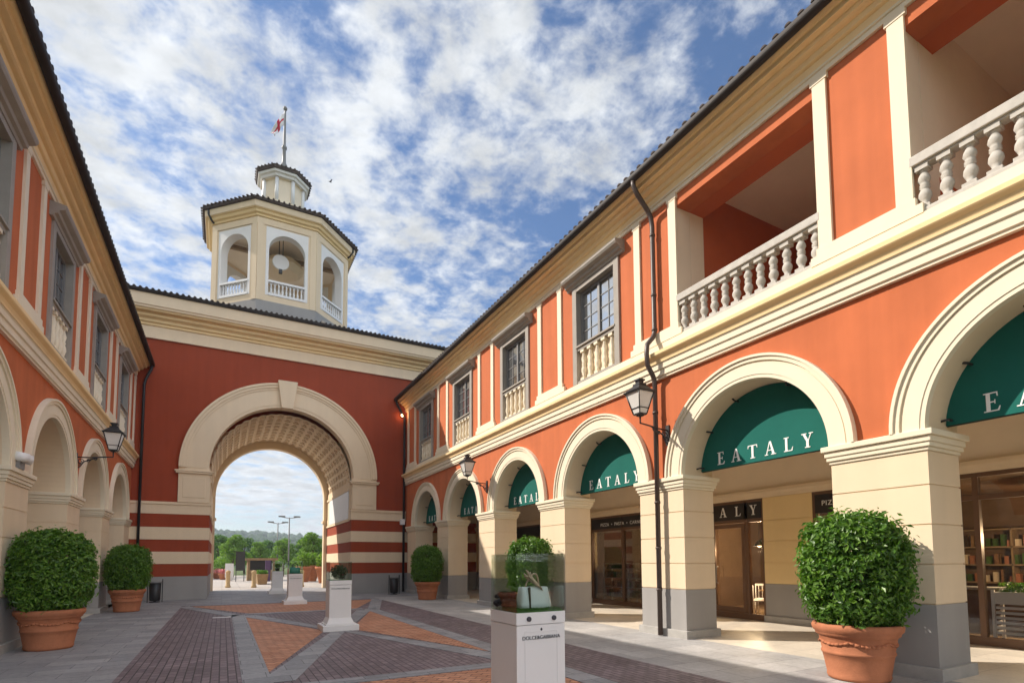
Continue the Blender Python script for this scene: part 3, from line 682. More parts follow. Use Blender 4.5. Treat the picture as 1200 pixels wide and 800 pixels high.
for k in (0, 1, 7, 2, 6):                               # short rain spouts at the eave corners
    if k in (7, 1):
        T = TF(k); s = -1 if k == 7 else 1
        sp = MB(T); sp.tube([(s * 1.30, .42, 19.58), (s * 1.30, .42, 19.35), (s * 1.28, .25, 19.12), (s * 1.26, .10, 19.02)], .05, 8); sp.build('rain_spout', 'black', TWR)
# lantern
lt = MB(); lr = 1.02
lt.lathe(tx, ty, [(oct_(lr + .1), 21.2), (oct_(lr + .1), 21.55), (oct_(lr - .05), 21.6), (oct_(lr - .05), 22.9), (oct_(lr + .1), 22.95), (oct_(lr + .12), 23.05)], 8, 0, False, R(22.5), False)
lan = lt.build('lantern', 'beige', TWR)
for k in range(8):
    a = R(22.5 + 45 * k); q = oct_(lr - .02); pm = MB(); pm.lathe(tx + q * math.cos(a), ty + q * math.sin(a), [(.10, 21.55), (.10, 22.92)], 10); pm.build('post', 'white', lan)
lc = MB(); lc.lathe(tx, ty, [(oct_(lr - .1), 22.92), (oct_(lr + .16), 22.94), (oct_(lr + .2), 23.05), (oct_(lr + .3), 23.1), (oct_(lr + .32), 23.22), (oct_(lr - .1), 23.22)], 8, 0, False, R(22.5), False); lc.build('cornice', 'whitewarm', lan)
lc = MB(); lc.lathe(tx, ty, [(oct_(lr - .1), 23.22), (oct_(lr + .38), 23.22), (oct_(lr + .42), 23.40), (oct_(.12), 24.05), (.1, 24.05)], 8, 0, False, R(22.5), False)
for k in range(8):
    a = R(-90 + 45 * k); nx, ny = math.cos(a), math.sin(a)
    for i in range(5):
        u = (i - 2) * .235; r_ = lr + .46; lc.tube([(tx + nx * r_ - ny * u, ty + ny * r_ + nx * u, 23.40), (tx + nx * (r_ - .4) - ny * u * .7, ty + ny * (r_ - .4) + nx * u * .7, 23.55)], .042, 6)
lc.build('roof', 'roof', lan)
FP = empty('flagpole', (tx, ty, 24.0), 'dark flagpole with ball tip and white flag with red cross on the tower', 'flagpole')
fp = MB(); fp.lathe(tx, ty, [(.10, 24.0), (.22, 24.12), (.25, 24.3), (.16, 24.5), (.11, 24.62), (.085, 25.4), (.14, 25.46), (.14, 25.58), (.08, 25.66), (.055, 27.7), (.05, 27.8)], 12); fp.build('pole', 'frame', FP)
fp = MB(); fp.lathe(tx, ty, [(.02, 27.78), (.1, 27.84), (.12, 27.93), (.08, 28.02), (.02, 28.05)], 12); fp.build('finial', 'frame', FP)
fl = MB(); nu, nv = 16, 10; vs = []; fs = []
for i in range(nu + 1):
    for j in range(nv + 1):
        s, t = i / nu, j / nv
        vs.append((tx - .07 - .66 * s * (1 - .3 * t), ty + .16 * math.sin(s * 8 + t * 4) * s, 27.6 - .75 * t * (1 - .55 * s) - 1.35 * s ** 1.2 + .04 * math.sin(s * 9)))
fl.add(vs, [])
for i in range(nu):
    for j in range(nv):
        s, t = (i + .5) / nu, (j + .5) / nv
        fl.f.append([i * (nv + 1) + j, i * (nv + 1) + j + 1, (i + 1) * (nv + 1) + j + 1, (i + 1) * (nv + 1) + j]); fl.m.append(1 if abs(s - .45) < .1 or abs(t - .5) < .12 else 0); fl.sm.append(True)
fob = fl.build('flag', ['flag', 'flagred'], FP, recalc=False); sm_ = fob.modifiers.new('cloth', 'SOLIDIFY'); sm_.thickness = .01
# clock disc hanging in the opening
BL = empty('hanging_disc', (tx, 29.6, 17.3), 'round white disc hung on two rods behind the front tower arch', 'clock disc')
b1 = MB(); 
b1.T = lambda x, y, z: (tx - .22 + x, 29.6 + z, 17.42 + y)
b1.lathe(0, 0, [(.39, -.06), (.41, -.03), (.41, .03), (.39, .06)], 32); b1.build('disc', 'white', BL)
for a in (-.3, -.12): b2 = MB(); b2.tube([(tx + a, 29.6, 17.8), (tx + a, 29.6, 18.72)], .02, 6); b2.build('rod', 'black', BL)
b2 = MB(); b2.box(tx - .30, tx - .14, 29.5, 29.7, 16.84, 17.02); b2.build('clamp', 'black', BL)
b3 = MB(); b3.lathe(tx, 31.2, [(.85, 17.6), (1.15, 17.9), (.95, 18.25), (.3, 18.4)], 8, 0, False, R(22.5)); tag(b3.build('bell', 'cream', None, (tx, 31.2, 17.6)), 'cream octagonal bell behind the white disc inside the tower', 'bell')
bb = MB(); bb.box(tx - 3.0, tx + 3.0, 31.1, 31.3, 18.4, 18.6); bb.build('bell_beam', 'wood', TWR)

# ------------------------------------------------------------------ awnings
AWL = ['green half round arch awning nearest the camera, cut by the right photo edge', 'green half round arch awning above the shop door and large potted shrub', 'green half round arch awning between the drainpipe lamp and the display case shrub', 'smaller looking green arch awning just right of the far wall lamp', 'green arch awning partly behind the far wall lamp', 'most distant green arch awning beside the striped gate wall']
def awning(k):
    uc = F0 + SP * k + CW + AR; ra = AR - .012; d = -.56
    root = empty('arch_awning', (D - d, uc, 3.5), AWL[k - 1], 'awning', 'green awnings filling the arches')
    mb = MB(TR); n = 40
    P = [(uc + ra * math.cos(R(180 * i / n)), SPR + .11 + (ra - .11) * math.sin(R(180 * i / n))) for i in range(n + 1)]
    m = len(P)
    mb.add([(u, d + .012 , z) for u, z in P] + [(u, d - .012, z) for u, z in P], [tuple(range(m)), tuple(range(2 * m - 1, m - 1, -1))] + [(i, (i + 1) % m, (i + 1) % m + m, i + m) for i in range(m)])
    mb.build('canvas', 'green', root)
    fr = MB(TR); fr.tube([(u, d - .03, z) for u, z in P], .018, 6); fr.tube([(uc - ra, d - .03, SPR + .11), (uc + ra, d - .03, SPR + .11)], .018, 6); fr.build('frame', 'black', root)
    for a in (3, 35, 68, 112, 145, 177):
        br = MB(TR)
        c, s = math.cos(R(a)), math.sin(R(a)); q = ra + .03
        br.tube([(uc + (q - .1) * c, d, SPR + .1 + (q - .18) * s), (uc + (q - .1) * c, d + .13, SPR + .1 + (q - .18) * s), (uc + q * c, d + .15, SPR + .08 + (q - .1) * s)], .018, 6)
        br.build('bracket', 'black', root)
    serif_word('EATALY', 2.05, .26, TR, uc + .08, d + .013, SPR + .19, -1, 'lettering', 'letter', root)
for k in range(1, 7): awning(k)

# ------------------------------------------------------------------ wall lanterns
def wall_lamp(T, u, label, lit=False):
    z0 = 4.42; root = empty('wall_lamp', T(u, 0, z0), label, 'wall lamp', 'wrought iron wall lanterns')
    a = MB(T)
    a.box(u - .05, u + .05, -.01, .03, z0 - .28, z0 + .16)
    a.tube([(u, .02, z0 + .05), (u, .3, z0 + .06), (u, .6, z0 + .10), (u, .80, z0 + .12), (u, .80, z0 + .26)], .018, 8)
    a.tube([(u, .02, z0 - .25), (u, .09, z0 - .20), (u, .17, z0 - .06), (u, .34, z0 + .02), (u, .5, z0 + .085)], .016, 8)
    for cz, cd, rr in ((-.06, .10, .075), (-.03, .27, .05), (-.14, .06, .045), (.02, .42, .035)):
        a.tube([(u, cd + rr * (1 - i / 20) * math.cos(R(i * 30)), z0 + cz + rr * (1 - i / 20) * math.sin(R(i * 30))) for i in range(16)], .011, 6)
    a.build('bracket', 'black', root)
    c = MB(T); P = T(u, .80, 0); c.T = TW; b = z0 + .26
    c.taper(P[0], P[1], b, b + .03, .05, .06); c.taper(P[0], P[1], b + .03, b + .06, .10, .105)
    hb, ht, zb, zt = .10, .205, b + .06, b + .50
    for sx in (-1, 1):
        for sy in (-1, 1): c.tube([(P[0] + sx * hb, P[1] + sy * hb, zb), (P[0] + sx * ht, P[1] + sy * ht, zt)], .013, 6)
    for hh, zz in ((.128, zb + .11),):
        for sx, sy, ex, ey in ((-1, -1, 1, -1), (1, -1, 1, 1), (1, 1, -1, 1), (-1, 1, -1, -1)): c.tube([(P[0] + sx * hh, P[1] + sy * hh, zz), (P[0] + ex * hh, P[1] + ey * hh, zz)], .009, 6)
    c.taper(P[0], P[1], zt, zt + .03, .235, .245); c.taper(P[0], P[1], zt + .03, zt + .17, .225, .09); c.taper(P[0], P[1], zt + .17, zt + .20, .10, .10); c.taper(P[0], P[1], zt + .20, zt + .27, .055, .065); c.taper(P[0], P[1], zt + .27, zt + .30, .085, .085)
    c.build('lantern_frame', 'black', root)
    gl = MB(); gl.taper(P[0], P[1], zb, zt, hb - .005, ht - .005); gl.build('glass', 'lampglass', root)
wall_lamp(TR, 8.42, 'black wall lantern beside the brown drainpipe, nearest of the lanterns')
wall_lamp(TR, 17.5, 'black wall lantern in front of the distant right hand arches')
wall_lamp(TL, 17.92, 'black wall lantern on the shaded left building')
# spotlight at the corner, lit
SL = empty('corner_spotlight', (8.25, E - .02, 9.42), 'small lit spotlight on the red wall beside the roof corner', 'spotlight')
m = MB(); m.box(8.20, 8.30, E - .12, E - .001, 9.38, 9.46); m.build('housing', 'black', SL)
m = MB(); m.T = lambda x, y, z: (8.25 + x, E - .15 + z * .5, 9.42 + y); m.lathe(0, 0, [(.03, -.06), (.075, .0), (.06, .05)], 12); m.build('lens', 'spot', SL)
pl = bpy.data.lights.new('corner_spotlight_light', 'POINT'); pl.energy = 3; pl.color = (1, .5, .2); pl.shadow_soft_size = .06
po = bpy.data.objects.new('corner_spotlight_light', pl); COL.objects.link(po); po.location = (0, -.28, 0); po.parent = SL
# white floodlight pair and junction box
FLT = empty('floodlight', (W + .15, 13.3, 3.45), 'white twin floodlight standing on the impost of a left column', 'floodlight')
m = MB(); m.T = TL
for du in (0, .2): m.tube([(13.06 + du, .06, 3.66), (13.2 + du, .2, 3.63)], [.085, .10], 12)
m.build('lamp_head', 'white', FLT); m = MB(TL); m.box(13.1, 13.4, .02, .12, 3.43, 3.57); m.build('mount', 'frame', FLT)
m = MB(); m.box(8.18, 8.42, E - .22, E - .025, 3.55, 3.85); tag(m.build('junction_box', 'white', None, (8.3, E, 3.7), bevel=.02), 'small white box on the striped gate wall by the corner pipe', 'box')

# ------------------------------------------------------------------ plants
def leaf_cloud(name, n, fpos, size, mat, parent, seed, flat=.45, jitter=.9):
    r = np.random.default_rng(seed)
    P, Nn = fpos(r, n)
    nn = Nn + jitter * r.normal(size=(n, 3)); nn /= np.linalg.norm(nn, axis=1)[:, None]
    t = np.cross(nn, r.normal(size=(n, 3))); t /= np.linalg.norm(t, axis=1)[:, None]
    b = np.cross(nn, t); s = size * (.65 + .7 * r.random((n, 1)))
    tip = P + t * s; ba = P - t * s; dip = nn * s * .22
    V = np.stack([ba, P + b * s * flat + dip, tip, P - b * s * flat + dip], 1).reshape(-1, 3)
    F = np.arange(4 * n).reshape(n, 4)
    tri = np.concatenate([F[:, [0, 1, 2]], F[:, [0, 2, 3]]])
    mb = MB(); mb.v = [tuple(v) for v in V.tolist()]; mb.f = tri.tolist(); mb.m = [0] * len(tri); mb.sm = [False] * len(tri)
    o = ORG[parent.name]; ORG['tmp'] = o
    ob = mb.build(name, mat, parent, recalc=False) if False else None
    me = bpy.data.meshes.new(name); me.from_pydata(V.tolist(), [], tri.tolist()); me.materials.append(M[mat]); me.update()
    ob = bpy.data.objects.new(name, me); COL.objects.link(ob); ob.parent = parent; ORG[ob.name] = o
    return ob
def shrub_pos(rad, z0, z1):
    h = (z1 - z0) / 2; zc = (z0 + z1) / 2; NT = 900
    def f(r, n):
        d = r.normal(size=(NT, 3)); d /= np.linalg.norm(d, axis=1)[:, None]
        p = 3.0                                            # superellipsoid: barrel with rounded top
        k = (np.abs(np.hypot(d[:, 0], d[:, 1])) ** p + np.abs(d[:, 2]) ** p) ** (-1 / p)
        q = d * k[:, None]; az = np.arctan2(d[:, 1], d[:, 0])
        lump = 1 + .03 * np.sin(3 * az + 2 * q[:, 2]) + .03 * np.sin(5 * az + 5 * q[:, 2] + 1) + .022 * r.normal(size=NT)
        Q = q * lump[:, None] * np.array([rad, rad, h])
        Nt = q * np.array([1 / rad, 1 / rad, 1 / h]); Nt /= np.linalg.norm(Nt, axis=1)[:, None]
        i = r.integers(0, NT, n); u = r.normal(size=(n, 3)) * .046
        dep = r.random(n) ** 1.6 * .20
        P = Q[i] - Nt[i] * dep[:, None] + u * (1 + .5 * dep[:, None] / .2) + np.array([0, 0, zc])
        Nn = Nt[i] * .55 + u / .046 * .45 + np.array([0, 0, .55])
        Nn /= np.linalg.norm(Nn, axis=1)[:, None]
        return P, Nn
    return f
POT = [(.36, 0), (.385, .01), (.40, .05), (.395, .08), (.43, .28), (.448, .36), (.462, .37), (.462, .40), (.45, .41), (.485, .60), (.50, .62), (.525, .635), (.53, .66), (.535, .67), (.565, .70), (.575, .76), (.56, .79), (.53, .80), (.52, .79), (.50, .70)]
def potted_shrub(label):
    root = empty('potted_shrub', (0, 0, 0), label, 'potted shrub', 'clipped shrubs in terracotta pots')
    m = MB(); m.lathe(0, 0, POT, 48, cap=False)
    for k in range(48):                                   # swagged garland in relief
        for seg in range(1):
            a0 = 2 * math.pi * k / 48; a1 = 2 * math.pi * (k + 1) / 48
            z = lambda a: .555 - .045 * abs(math.sin(3 * a)) ** .8
            r_ = lambda a: .480 - .08 * (.56 - z(a)) * 2
            m.tube([((r_(a0)) * math.cos(a0), r_(a0) * math.sin(a0), z(a0)), (r_(a1) * math.cos(a1), r_(a1) * math.sin(a1), z(a1))], .016 + .006 * (k % 2), 6)
    m.build('pot', 'terra', root)
    m = MB(); m.lathe(0, 0, [(.01, .72), (.505, .72), (.505, .70)], 32); m.build('soil', 'soil', root)
    m = MB(); m.tube([(0, 0, .7), (.02, .01, 1.1), (0, -.02, 1.6)], [.05, .04, .02], 8)
    for k in range(7):
        a = k * .9; m.tube([(0, 0, .95 + .06 * k), (.25 * math.cos(a), .25 * math.sin(a), 1.2 + .1 * k), (.42 * math.cos(a), .42 * math.sin(a), 1.4 + .1 * k)], [.02, .014, .008], 6)
    m.build('stem', 'bark', root)
    leaf_cloud('foliage', 24000, shrub_pos(.655, .74, 2.33), .044, 'leafR', root, 3, .46, .6)
    return root
pl_spots = [(7.76, 4.24, .955, .3, 'largest potted shrub, sunlit, against the near right column'), (7.72, 13.1, .95, 1.3, 'potted shrub seen behind the glass display case with the pale bag'), (7.70, 21.7, .95, 2.2, 'small distant potted shrub at the right below the far awnings'),
            (-2.90, 13.35, .95, 3.4, 'large shaded potted shrub at the left photo edge'), (-2.80, 22.0, .93, 4.4, 'shaded potted shrub beside the black bin on the left')]
ps = None
for x, y, s, rz, lab in pl_spots:
    o = potted_shrub(lab) if ps is None else copy_tree(ps)
    if ps is None: ps = o
    o['label'] = lab; o.location = (x, y, 0); o.scale = (s, s, s); o.rotation_euler.z = rz; ORG[o.name] = (x, y, 0)
def sphere_clumps(cl):
    def f(r, n):
        c = np.array(cl); w = c[:, 3] ** 2; i = r.choice(len(c), n, p=w / w.sum())
        d = r.normal(size=(n, 3)); d /= np.linalg.norm(d, axis=1)[:, None]
        k = c[i, 3] * (.55 + .5 * r.random(n))
        return c[i, :3] + d * k[:, None] * np.array([1, 1, .8]), d * .7 + np.array([0, 0, .5])
    return f
def make_tree(name, h, mat, seed, label, slim=1.0, group='trees beyond the plaza'):
    r = random.Random(seed); root = empty(name, (0, 0, 0), label, 'tree', group)
    m = MB(); m.tube([(0, 0, -.1), (.05, 0, h * .25), (-.04, .05, h * .5), (.05, 0, h * .8)], [.13, .10, .07, .02], 8)
    cl = []
    for k in range(13):
        a = k * 2.4; z = h * (.30 + .62 * k / 12); rr = h * .20 * slim * (1.15 - .75 * k / 12) * r.uniform(.6, 1.2)
        e = (rr * math.cos(a), rr * math.sin(a), z); m.tube([(0, 0, z - h * .10), (e[0] * .5, e[1] * .5, z - h * .03), e], [.045, .03, .012], 6)
        cl.append((*e, h * .115 * r.uniform(.7, 1.25) * (1.1 - .35 * k / 12)))
    m.build('trunk', 'bark', root)
    leaf_cloud('crown', 3200, sphere_clumps(cl), .14, mat, root, seed)
    return root
tA = tB = tC = None
trees = [(-3.5, 60, 5.6, 'B'), (-0.6, 78, 6.8, 'B'), (1.0, 66, 6.0, 'A'), (2.7, 84, 6.6, 'B'), (3.9, 70, 5.2, 'A'), (5.0, 88, 6.0, 'B'), (5.9, 64, 5.2, 'A'), (7.2, 78, 6.2, 'A'), (8.4, 66, 5.8, 'B'), (8.2, 58, 6.0, 'A'),
         (9.6, 70, 6.4, 'A'), (10.9, 84, 6.8, 'B'), (9.3, 52, 5.2, 'C'), (8.4, 46.5, 4.4, 'A'), (13.4, 80, 5.5, 'A'), (12.3, 62, 5.6, 'B'), (15.5, 70, 6.0, 'B'), (-6, 74, 6.2, 'A'), (0.2, 92, 7.0, 'A'), (6.4, 96, 6.8, 'B')]
TLAB = {'A': 'light green loose tree in the row beyond the plaza', 'B': 'darker green tree in the row beyond the plaza', 'C': 'reddish leaved tree beyond the plaza by the large terracotta pots'}
protos = {}
for x, y, h, k in trees:
    if k not in protos: o = protos[k] = make_tree('plaza_tree', 6.0, {'A': 'treeA', 'B': 'treeB', 'C': 'treeC'}[k], ord(k), TLAB[k])
    else: o = copy_tree(protos[k])
    o.location = (x, y, 0); s = h / 6.0; o.scale = (s * 1.05, s * 1.05, s * .77); o.rotation_euler.z = x * 3.1; ORG[o.name] = (x, y, 0)

# ------------------------------------------------------------------ display pedestals
def glass_case(cx_, cy_, z0, z1, hw, root):
    t = .01; m = MB()
    m.box(cx_ - hw, cx_ + hw, cy_ - hw, cy_ - hw + t, z0, z1); m.box(cx_ - hw, cx_ + hw, cy_ + hw - t, cy_ + hw, z0, z1)
    m.box(cx_ - hw, cx_ - hw + t, cy_ - hw + t + .001, cy_ + hw - t - .001, z0, z1); m.box(cx_ + hw - t, cx_ + hw, cy_ - hw + t + .001, cy_ + hw - t - .001, z0, z1); m.box(cx_ - hw, cx_ + hw, cy_ - hw, cy_ + hw, z1 + .001, z1 + t)
    c = m.build('glass_case', 'glasscase', root)
    return c
def pedestal(y, top, ctop, hw, label, detail, x=2.5):
    root = empty('display_pedestal', (x, y, 0), label, 'display case', 'white display pedestals with glass cases')
    m = MB(); m.box(x - hw, x + hw, y - hw, y + hw, .2, top - .11); m.box(x - hw - .004, x + hw + .004, y - hw - .004, y + hw + .004, top - .105, top)
    if detail:
        for a0, a1, z0, z1 in ((-.17, .17, .15, .158), (-.17, .17, top - .17, top - .162)): m.box(x + a0, x + a1, y - hw - .003, y - hw, z0 + .15, z1 + .15) if z0 < .5 else m.box(x + a0, x + a1, y - hw - .003, y - hw, z0, z1)
        for a in (-.17, .163): m.box(x + a, x + a + .007, y - hw - .0034, y - hw, .31, top - .163)
    m.build('shaft', 'white', root, bevel=.006)
    m = MB(); e = hw + .16; m.box(x - e, x + e, y - e, y + e, 0, .14); m.taper(x, y, .14, .17, hw + .09, hw + .09); m.taper(x, y, .17, .30, hw + .06, hw + .004); m.build('base', 'white', root, bevel=.008)
    m = MB(); m.box(x - hw + .012, x + hw - .012, y - hw + .012, y + hw - .012, top, top + .012); gb_ = m.build('turf', 'grass', root)
    if detail:
        def fp(r, n): return np.stack([r.uniform(-hw + .02, hw - .02, n), r.uniform(-hw + .02, hw - .02, n), np.full(n, top + .018)], 1), np.stack([r.normal(size=n), r.normal(size=n), r.normal(size=n) * .3], 1)
        leaf_cloud('turf_blades', 3000, fp, .016, 'grass', root, 5, .18, .3)
    glass_case(x, y, top + .001, ctop, hw, root)
    if detail:
        for a in (-.13, .13):
            m = MB(); m.T = lambda u, v, w, a=a: (x + a + u, y - hw - .004 - w, top - .055 + v); m.lathe(0, 0, [(.022, 0), (.022, .012), (.016, .016)], 16)
            m.build('stud', 'dgrey', root)
    return root
P1 = pedestal(4.30, 1.19, 1.70, .25, 'nearest white display pedestal, glass case holding a pale handbag on turf', True)
P2 = pedestal(13.43, 1.19, 1.63, .255, 'second nearest white pedestal, glass case with a dark bouquet', False)
P3 = pedestal(22.36, 1.17, 1.66, .255, 'white pedestal in the archway mouth, glass case with a teal bag', False)
P4 = pedestal(29.96, 1.15, 1.66, .255, 'farthest white pedestal inside the archway passage', False)
EF = (R(90), 0, 0)
wordmesh('lettering', 'DOLCE&GABBANA', .046, 'dgrey', P1, (2.5, 4.05 - .003, .955), EF, .002, 1.0)
wordmesh('emblem', '\u2666', .028, 'dgrey', P1, (2.5, 4.05 - .003, 1.03), EF, .002, 1.0)
wordmesh('lettering', 'DOLCE&GABBANA', .05, 'dgrey', P2, (2.5, 13.43 - .255 - .003, .98), EF, .002, 1.0)
wordmesh('lettering', 'DOLCE&GABBANA', .05, 'dgrey', P3, (2.5, 22.36 - .255 - .003, .98), EF, .002, 1.0)
# handbag
HB = empty('handbag', (2.5, 4.25, 1.21), 'pale blue leather handbag with beige scarf in the nearest glass case', 'handbag')
m = MB(); hx, hy = 2.55, 4.27
def loft(mb, secs, mi=0):
    vs = []; n = len(secs[0])
    for s in secs: vs += s
    mb.add(vs, [(i * n + k, i * n + (k + 1) % n, (i + 1) * n + (k + 1) % n, (i + 1) * n + k) for i in range(len(secs) - 1) for k in range(n)] + [tuple(range(n - 1, -1, -1)), tuple(range((len(secs) - 1) * n, len(secs) * n))], mi, True)
def rrect(cx_, cy_, z, a, b, k=6):
    return [(cx_ + a * math.copysign(abs(math.cos(t)) ** .45, math.cos(t)), cy_ + b * math.copysign(abs(math.sin(t)) ** .45, math.sin(t)), z) for t in [2 * math.pi * i / 28 for i in range(28)]]
loft(m, [rrect(hx, hy, 1.205, .15, .075), rrect(hx, hy, 1.215, .165, .085), rrect(hx, hy, 1.25, .168, .085), rrect(hx, hy, 1.34, .150, .07), rrect(hx, hy, 1.395, .142, .055), rrect(hx, hy, 1.402, .137, .05)])
m.build('body', 'bagwhite', HB)
m = MB(); m.box(hx - .09, hx - .078, hy - .088, hy - .055, 1.21, 1.40); m.tube([(hx - .084, hy - .09, 1.21), (hx - .084, hy - .09, 1.30), (hx - .084, hy - .077, 1.405)], .008, 6); m.build('strap', 'brown', HB)
m = MB(); m.tube([(hx - .075 + .15 * i / 14, hy + .02 - .05 * math.sin(math.pi * i / 14), 1.39 + .135 * math.sin(math.pi * i / 14) ** .7) for i in range(15)], .008, 8); m.build('handle', 'scarf', HB)
m = MB()
for i in range(9):
    a = i / 8; m.tube([(hx - .075 + .02 * math.sin(i * 1.7), hy - .05 + .010 * i, 1.53 - .03 * math.cos(i * 2)), (hx - .05 + .03 * a, hy - .06 + .010 * i, 1.48 - .02 * math.sin(i * 1.3)), (hx - .01 + .05 * a, hy - .07 + .008 * i, 1.43), (hx + .04 + .05 * a, hy - .09 + .006 * i, 1.395 - .05 * a)], [.007, .014, .013, .004], 7)
m.build('scarf', 'scarf', HB)
def blossom_pile(name, pts, mats, root):
    for (x, y, z, s, mt) in pts:
        m = MB()
        for i in range(12):
            a = i * 2.4; t = .25 + .75 * i / 12
            c = Vector((x + s * .5 * t * math.cos(a), y + s * .5 * t * math.sin(a), z + s * .45 * (1 - t * .7)))
            m.lathe(c.x, c.y, [(.004, c.z - s * .25), (s * .30, c.z - s * .06), (s * .33, c.z + s * .08), (s * .16, c.z + s * .25), (.002, c.z + s * .28)], 8)
        m.build('blossom', mt, root)
BQ = empty('flower_pile', (2.32, 4.3, 1.2), 'dark wine and black blossoms beside the pale handbag in the case', 'flowers')
blossom_pile('b', [(2.31, 4.42, 1.225, .13, 'nearblack'), (2.35, 4.36, 1.225, .12, 'nearblack'), (2.40, 4.43, 1.225, .13, 'wine'), (2.33, 4.45, 1.285, .12, 'nearblack'), (2.39, 4.40, 1.285, .11, 'wine'), (2.33, 4.50, 1.225, .10, 'wine')], None, BQ)
B2 = empty('bouquet', (2.5, 13.43, 1.2), 'dark flower bouquet in the second nearest glass case', 'flowers')
leaf_cloud('foliage', 500, lambda r, n: (lambda d: (d * np.array([.21, .21, .18]) + np.array([0, 0, .19]), d))((lambda d: d / np.linalg.norm(d, axis=1)[:, None] * r.random((n, 1)) ** .4)(r.normal(size=(n, 3)))), .035, 'leafdark', B2, 9)
blossom_pile('b', [(2.42, 13.40, 1.33, .1, 'nearblack'), (2.55, 13.36, 1.30, .11, 'wine'), (2.52, 13.45, 1.40, .1, 'nearblack'), (2.60, 13.44, 1.36, .09, 'nearblack')], None, B2)
B3 = empty('teal_bag', (2.5, 22.36, 1.19), 'teal leather bag in the glass case at the archway mouth', 'handbag')
m = MB(); loft(m, [rrect(2.5, 22.36, 1.185, .19, .10), rrect(2.5, 22.36, 1.22, .20, .11), rrect(2.5, 22.36, 1.38, .18, .08), rrect(2.5, 22.36, 1.42, .17, .06)]); m.build('body', 'teal', B3)
m = MB(); m.tube([(2.40, 22.36, 1.41), (2.42, 22.36, 1.54), (2.5, 22.36, 1.58), (2.58, 22.36, 1.54), (2.60, 22.36, 1.41)], .014, 8); m.build('handle', 'nearblack', B3)
B4 = empty('display_plant', (2.5, 29.96, 1.17), 'small dark green plant in the farthest glass case', 'plant')
m = MB(); m.lathe(2.5, 29.96, [(.09, 1.165), (.12, 1.30), (.11, 1.31)], 16); m.build('pot', 'nearblack', B4)
leaf_cloud('foliage', 250, lambda r, n: (lambda d: (d * np.array([.15, .15, .12]) + np.array([0, 0, .26]), d))((lambda d: d / np.linalg.norm(d, axis=1)[:, None] * r.random((n, 1)) ** .4)(r.normal(size=(n, 3)))), .04, 'leafR', B4, 11)

# ------------------------------------------------------------------ bins
def bin_(x, y, lab):
    root = empty('litter_bin', (x, y, 0), lab, 'litter bin', 'black litter bins')
    m = MB(); m.lathe(x, y, [(.17, .06), (.19, .10), (.215, .80), (.20, .80)], 20, cap=False); m.lathe(x, y, [(.01, .09), (.19, .09)], 20, cap=False); m.build('bucket', 'black', root)
    m = MB(); m.lathe(x, y, [(.215, .79), (.235, .80), (.235, .84), (.20, .84), (.20, .79)], 20, cap=False); m.build('rim', 'frame', root)
    m = MB(); m.lathe(x, y, [(.19, 0), (.19, .03), (.05, .035), (.05, .1)], 16); m.box(x - .27, x - .24, y - .03, y + .03, 0, .95); m.box(x + .24, x + .27, y - .03, y + .03, 0, .95); m.build('stand', 'black', root)
bin_(-2.42, 26.35, 'black round litter bin at the left foot of the striped gate wall'); bin_(7.5, 26.0, 'black round litter bin at the right foot of the striped gate wall')

# ------------------------------------------------------------------ shop contents seen through the glass
def shelf_unit(u0, u1, d, label, kind='wire'):
    root = empty('shelf_unit', TR((u0 + u1) / 2, d, 0), label, 'shelf')
    m = MB(TR)
    for u in (u0, (u0 + u1) / 2, u1): m.box(u - .02, u + .02, d - .42, d - .38, 0, 1.5); m.box(u - .02, u + .02, d - .02, d + .02, 0, 1.5)
    m.build('frame', 'white', root)
    m = MB(TR)
    for z in (.25, .6, .95, 1.3, 1.48): m.box(u0, u1, d - .4, d, z, z + .03)
    m.build('shelf', 'white', root)
    m = MB(TR); r_ = random.Random(int(u0 * 10))
    for z in (.28, .63, .98, 1.33):
        u = u0 + .05
        while u < u1 - .15:
            w = r_.uniform(.08, .2); h = r_.uniform(.1, .26 if z < 1.2 else .14); m.box(u, u + w * .9, d - .33, d - .06, z, z + h, r_.randrange(4)); u += w + .02
    tag(m.build('goods', ['goods', 'terra', 'cream', 'treeB'], root), kind='stuff')
shelf_unit(13.75, 16.6, -BK - .5, 'pale wire shelf of groceries behind the shop window between two columns')
shelf_unit(18.4, 20.2, -BK - .6, 'shelf of goods in the distant shop window right of the far lamp')
def chair(x, y, rz, lab):
    root = empty('chair', (x, y, 0), lab, 'chair', 'pale chairs inside the shop door'); root.rotation_euler.z = rz
    def lm(u, v, z): return (x + u, y + v, z)
    m = MB(lm)
    m.box(-.2, .2, -.2, .2, .44, .47); m.build('seat', 'white', root)
    for a, b, h in ((-.19, -.19, .44), (.19, -.19, .44), (-.19, .19, .9), (.19, .19, .9)):
        m = MB(lm); m.tube([(a, b, 0), (a * .95, b * .97, h)], .014, 6); m.build('leg', 'white', root)
    m = MB(lm)
    m.box(-.18, .18, .17, .20, .84, .90)
    for a in (-.1, 0, .1): m.tube([(a, .185, .47), (a, .185, .86)], .009, 6)
    m.build('backrest', 'white', root)
chair(13.6, 10.2, 1.2, 'pale slatted chair just inside the glass shop door'); chair(14.3, 10.5, -1.0, 'pale chair further inside, behind the chair at the shop door')
m = empty('cafe_table', (14.0, 9.9, 0), 'small cafe table beside the pale chairs inside the shop', 'table')
q = MB(); q.box(13.75, 14.3, 9.6, 10.2, .72, .75); q.build('tabletop', 'wood', m); q = MB(); q.tube([(14.0, 9.9, 0), (14.0, 9.9, .72)], .03); q.box(13.8, 14.2, 9.7, 10.1, 0, .03); q.build('pedestal', 'black', m)
